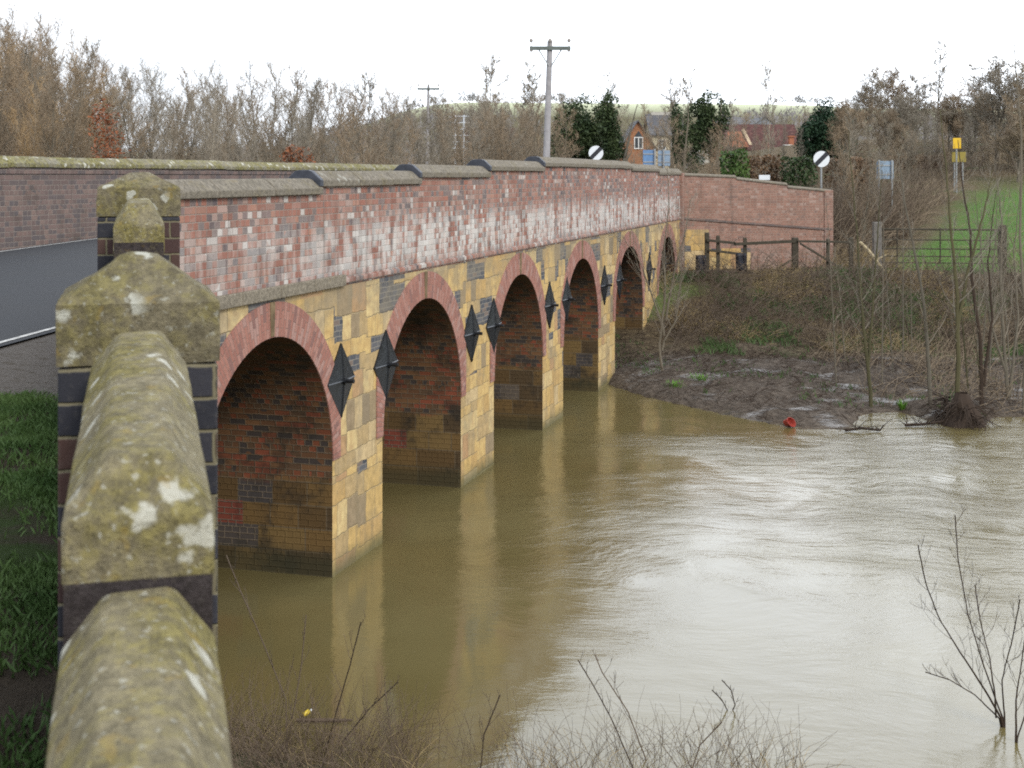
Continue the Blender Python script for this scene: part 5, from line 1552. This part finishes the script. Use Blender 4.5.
    gable(h, -14 * k, 16 * k, 0, 8, Z(160), Z(142), MAT['cream'], MAT['grey_metal'], 'x')
    window(h, -8 * k, -2 * k, -.03, Z(169), Z(163)); window(h, 5 * k, 11 * k, -.03, Z(169), Z(163))
    # pale shed by the yellow sign and pale caravan-like shed further left
    for px0, px1, y0, y1, Y, lab in ((939, 945, 151, 168, 90, 'narrow cream shed wall left of the olive board'), (866, 878, 140, 150, 118, 'pale blue-grey shed glimpsed among the bare trees above the blue sign')):
        k = Y / F; c = W((px0 + px1) / 2, 170, Y); g = terrain_z(c.x, Y); Z = lambda py: EYE + (HZ - py) * k - g
        h = thing('garden_shed', (c.x, c.y, g), lab, 'shed', kind='thing'); hw = (px1 - px0) / 2 * k
        gable(h, -hw, hw, 0, 2.4, Z(y0 + 4), Z(y0), MAT['cream'] if px0 > 900 else MAT['white'], MAT['slate'], 'x', over=.1, th=.06)
        m = MB(); m.box(-hw * .5, hw * .3, -.05, -.003, .05, Z(y0 + 4) * .8); m.build('door', MAT['wood_grey'], h)


build_village()


# ------------------------------------------------------------------ sky, sun, camera
SUN_EL, SUN_AZ = math.radians(32), math.radians(150)   # azimuth measured from +Y towards +X


def build_light():
    w = bpy.data.worlds.new('World'); SC.world = w; w.use_nodes = True
    t = w.node_tree; t.nodes.clear()
    out = t.nodes.new('ShaderNodeOutputWorld'); bg = t.nodes.new('ShaderNodeBackground')
    sky = t.nodes.new('ShaderNodeTexSky'); sky.sky_type = 'NISHITA'; sky.sun_disc = False
    sky.sun_elevation = SUN_EL; sky.sun_rotation = SUN_AZ; sky.air_density = 1.2; sky.dust_density = 2.0
    tc = t.nodes.new('ShaderNodeTexCoord')
    mp = t.nodes.new('ShaderNodeMapping'); mp.inputs[3].default_value = (1, 1, 2.4)
    n = t.nodes.new('ShaderNodeTexNoise'); n.inputs['Scale'].default_value = 2.2; n.inputs['Detail'].default_value = 6; n.inputs['Roughness'].default_value = .55
    cr = t.nodes.new('ShaderNodeValToRGB'); e = cr.color_ramp.elements
    e[0].position = .30; e[0].color = (8.2, 8.8, 9.6, 1); e[1].position = .62; e[1].color = (10.9, 11.5, 12.3, 1)
    cov = t.nodes.new('ShaderNodeMapRange'); cov.inputs[1].default_value = .22; cov.inputs[2].default_value = .42; cov.inputs[3].default_value = .78; cov.inputs[4].default_value = .97
    mx = t.nodes.new('ShaderNodeMix'); mx.data_type = 'RGBA'
    L = t.links.new
    L(tc.outputs[0], mp.inputs[0]); L(mp.outputs[0], n.inputs['Vector']); L(n.outputs[0], cr.inputs[0]); L(n.outputs[0], cov.inputs[0])
    L(cov.outputs[0], mx.inputs[0]); L(sky.outputs[0], mx.inputs[6]); L(cr.outputs[0], mx.inputs[7]); 
    # sky brightened low downstream, added to whiten the reflection on the water
    dt = t.nodes.new('ShaderNodeVectorMath'); dt.operation = 'DOT_PRODUCT'; dt.inputs[1].default_value = Vector((.55, .78, .30)).normalized()
    L(tc.outputs[0], dt.inputs[0])
    br = t.nodes.new('ShaderNodeMapRange'); br.interpolation_type = 'SMOOTHSTEP'
    for k, vv in ((1, .55), (2, .98), (3, .94), (4, 1.95)): br.inputs[k].default_value = vv
    L(dt.outputs['Value'], br.inputs[0])
    vm = t.nodes.new('ShaderNodeVectorMath'); vm.operation = 'SCALE'
    L(mx.outputs[2], vm.inputs[0]); L(br.outputs[0], vm.inputs['Scale']); L(vm.outputs[0], bg.inputs[0])
    bg.inputs[1].default_value = .10; L(bg.outputs[0], out.inputs[0])
    sd = bpy.data.lights.new('sun', 'SUN'); sd.energy = 1.5; sd.angle = math.radians(14); sd.color = (1, .94, .84)
    so = bpy.data.objects.new('sun', sd); COL.objects.link(so)
    d = Vector((math.sin(SUN_AZ) * math.cos(SUN_EL), math.cos(SUN_AZ) * math.cos(SUN_EL), math.sin(SUN_EL)))
    so.rotation_euler = d.to_track_quat('Z', 'Y').to_euler()
    cd = bpy.data.cameras.new('camera'); co = bpy.data.objects.new('camera', cd); COL.objects.link(co)
    co.location = (0, 0, EYE); co.rotation_euler = (PI / 2, 0, 0)
    cd.sensor_fit = 'HORIZONTAL'; cd.sensor_width = 36; cd.lens = 36 * F / 1024
    cd.shift_y = -(384 - HZ) / 1024
    cd.clip_start = .05; cd.clip_end = 5000
    cd.dof.use_dof = True; cd.dof.focus_distance = 21; cd.dof.aperture_fstop = cd.lens / 1000 / .0065
    SC.camera = co
    vs = SC.view_settings; vs.view_transform = 'Standard'; vs.look = 'None'; vs.exposure = .45; vs.gamma = 1
    SC.render.engine = 'CYCLES'
    SC.cycles.use_denoising = False
    SC.cycles.max_bounces = 6; SC.cycles.diffuse_bounces = 3; SC.cycles.glossy_bounces = 3; SC.cycles.transparent_max_bounces = 6
    SC.cycles.filter_width = 1.9


build_light()
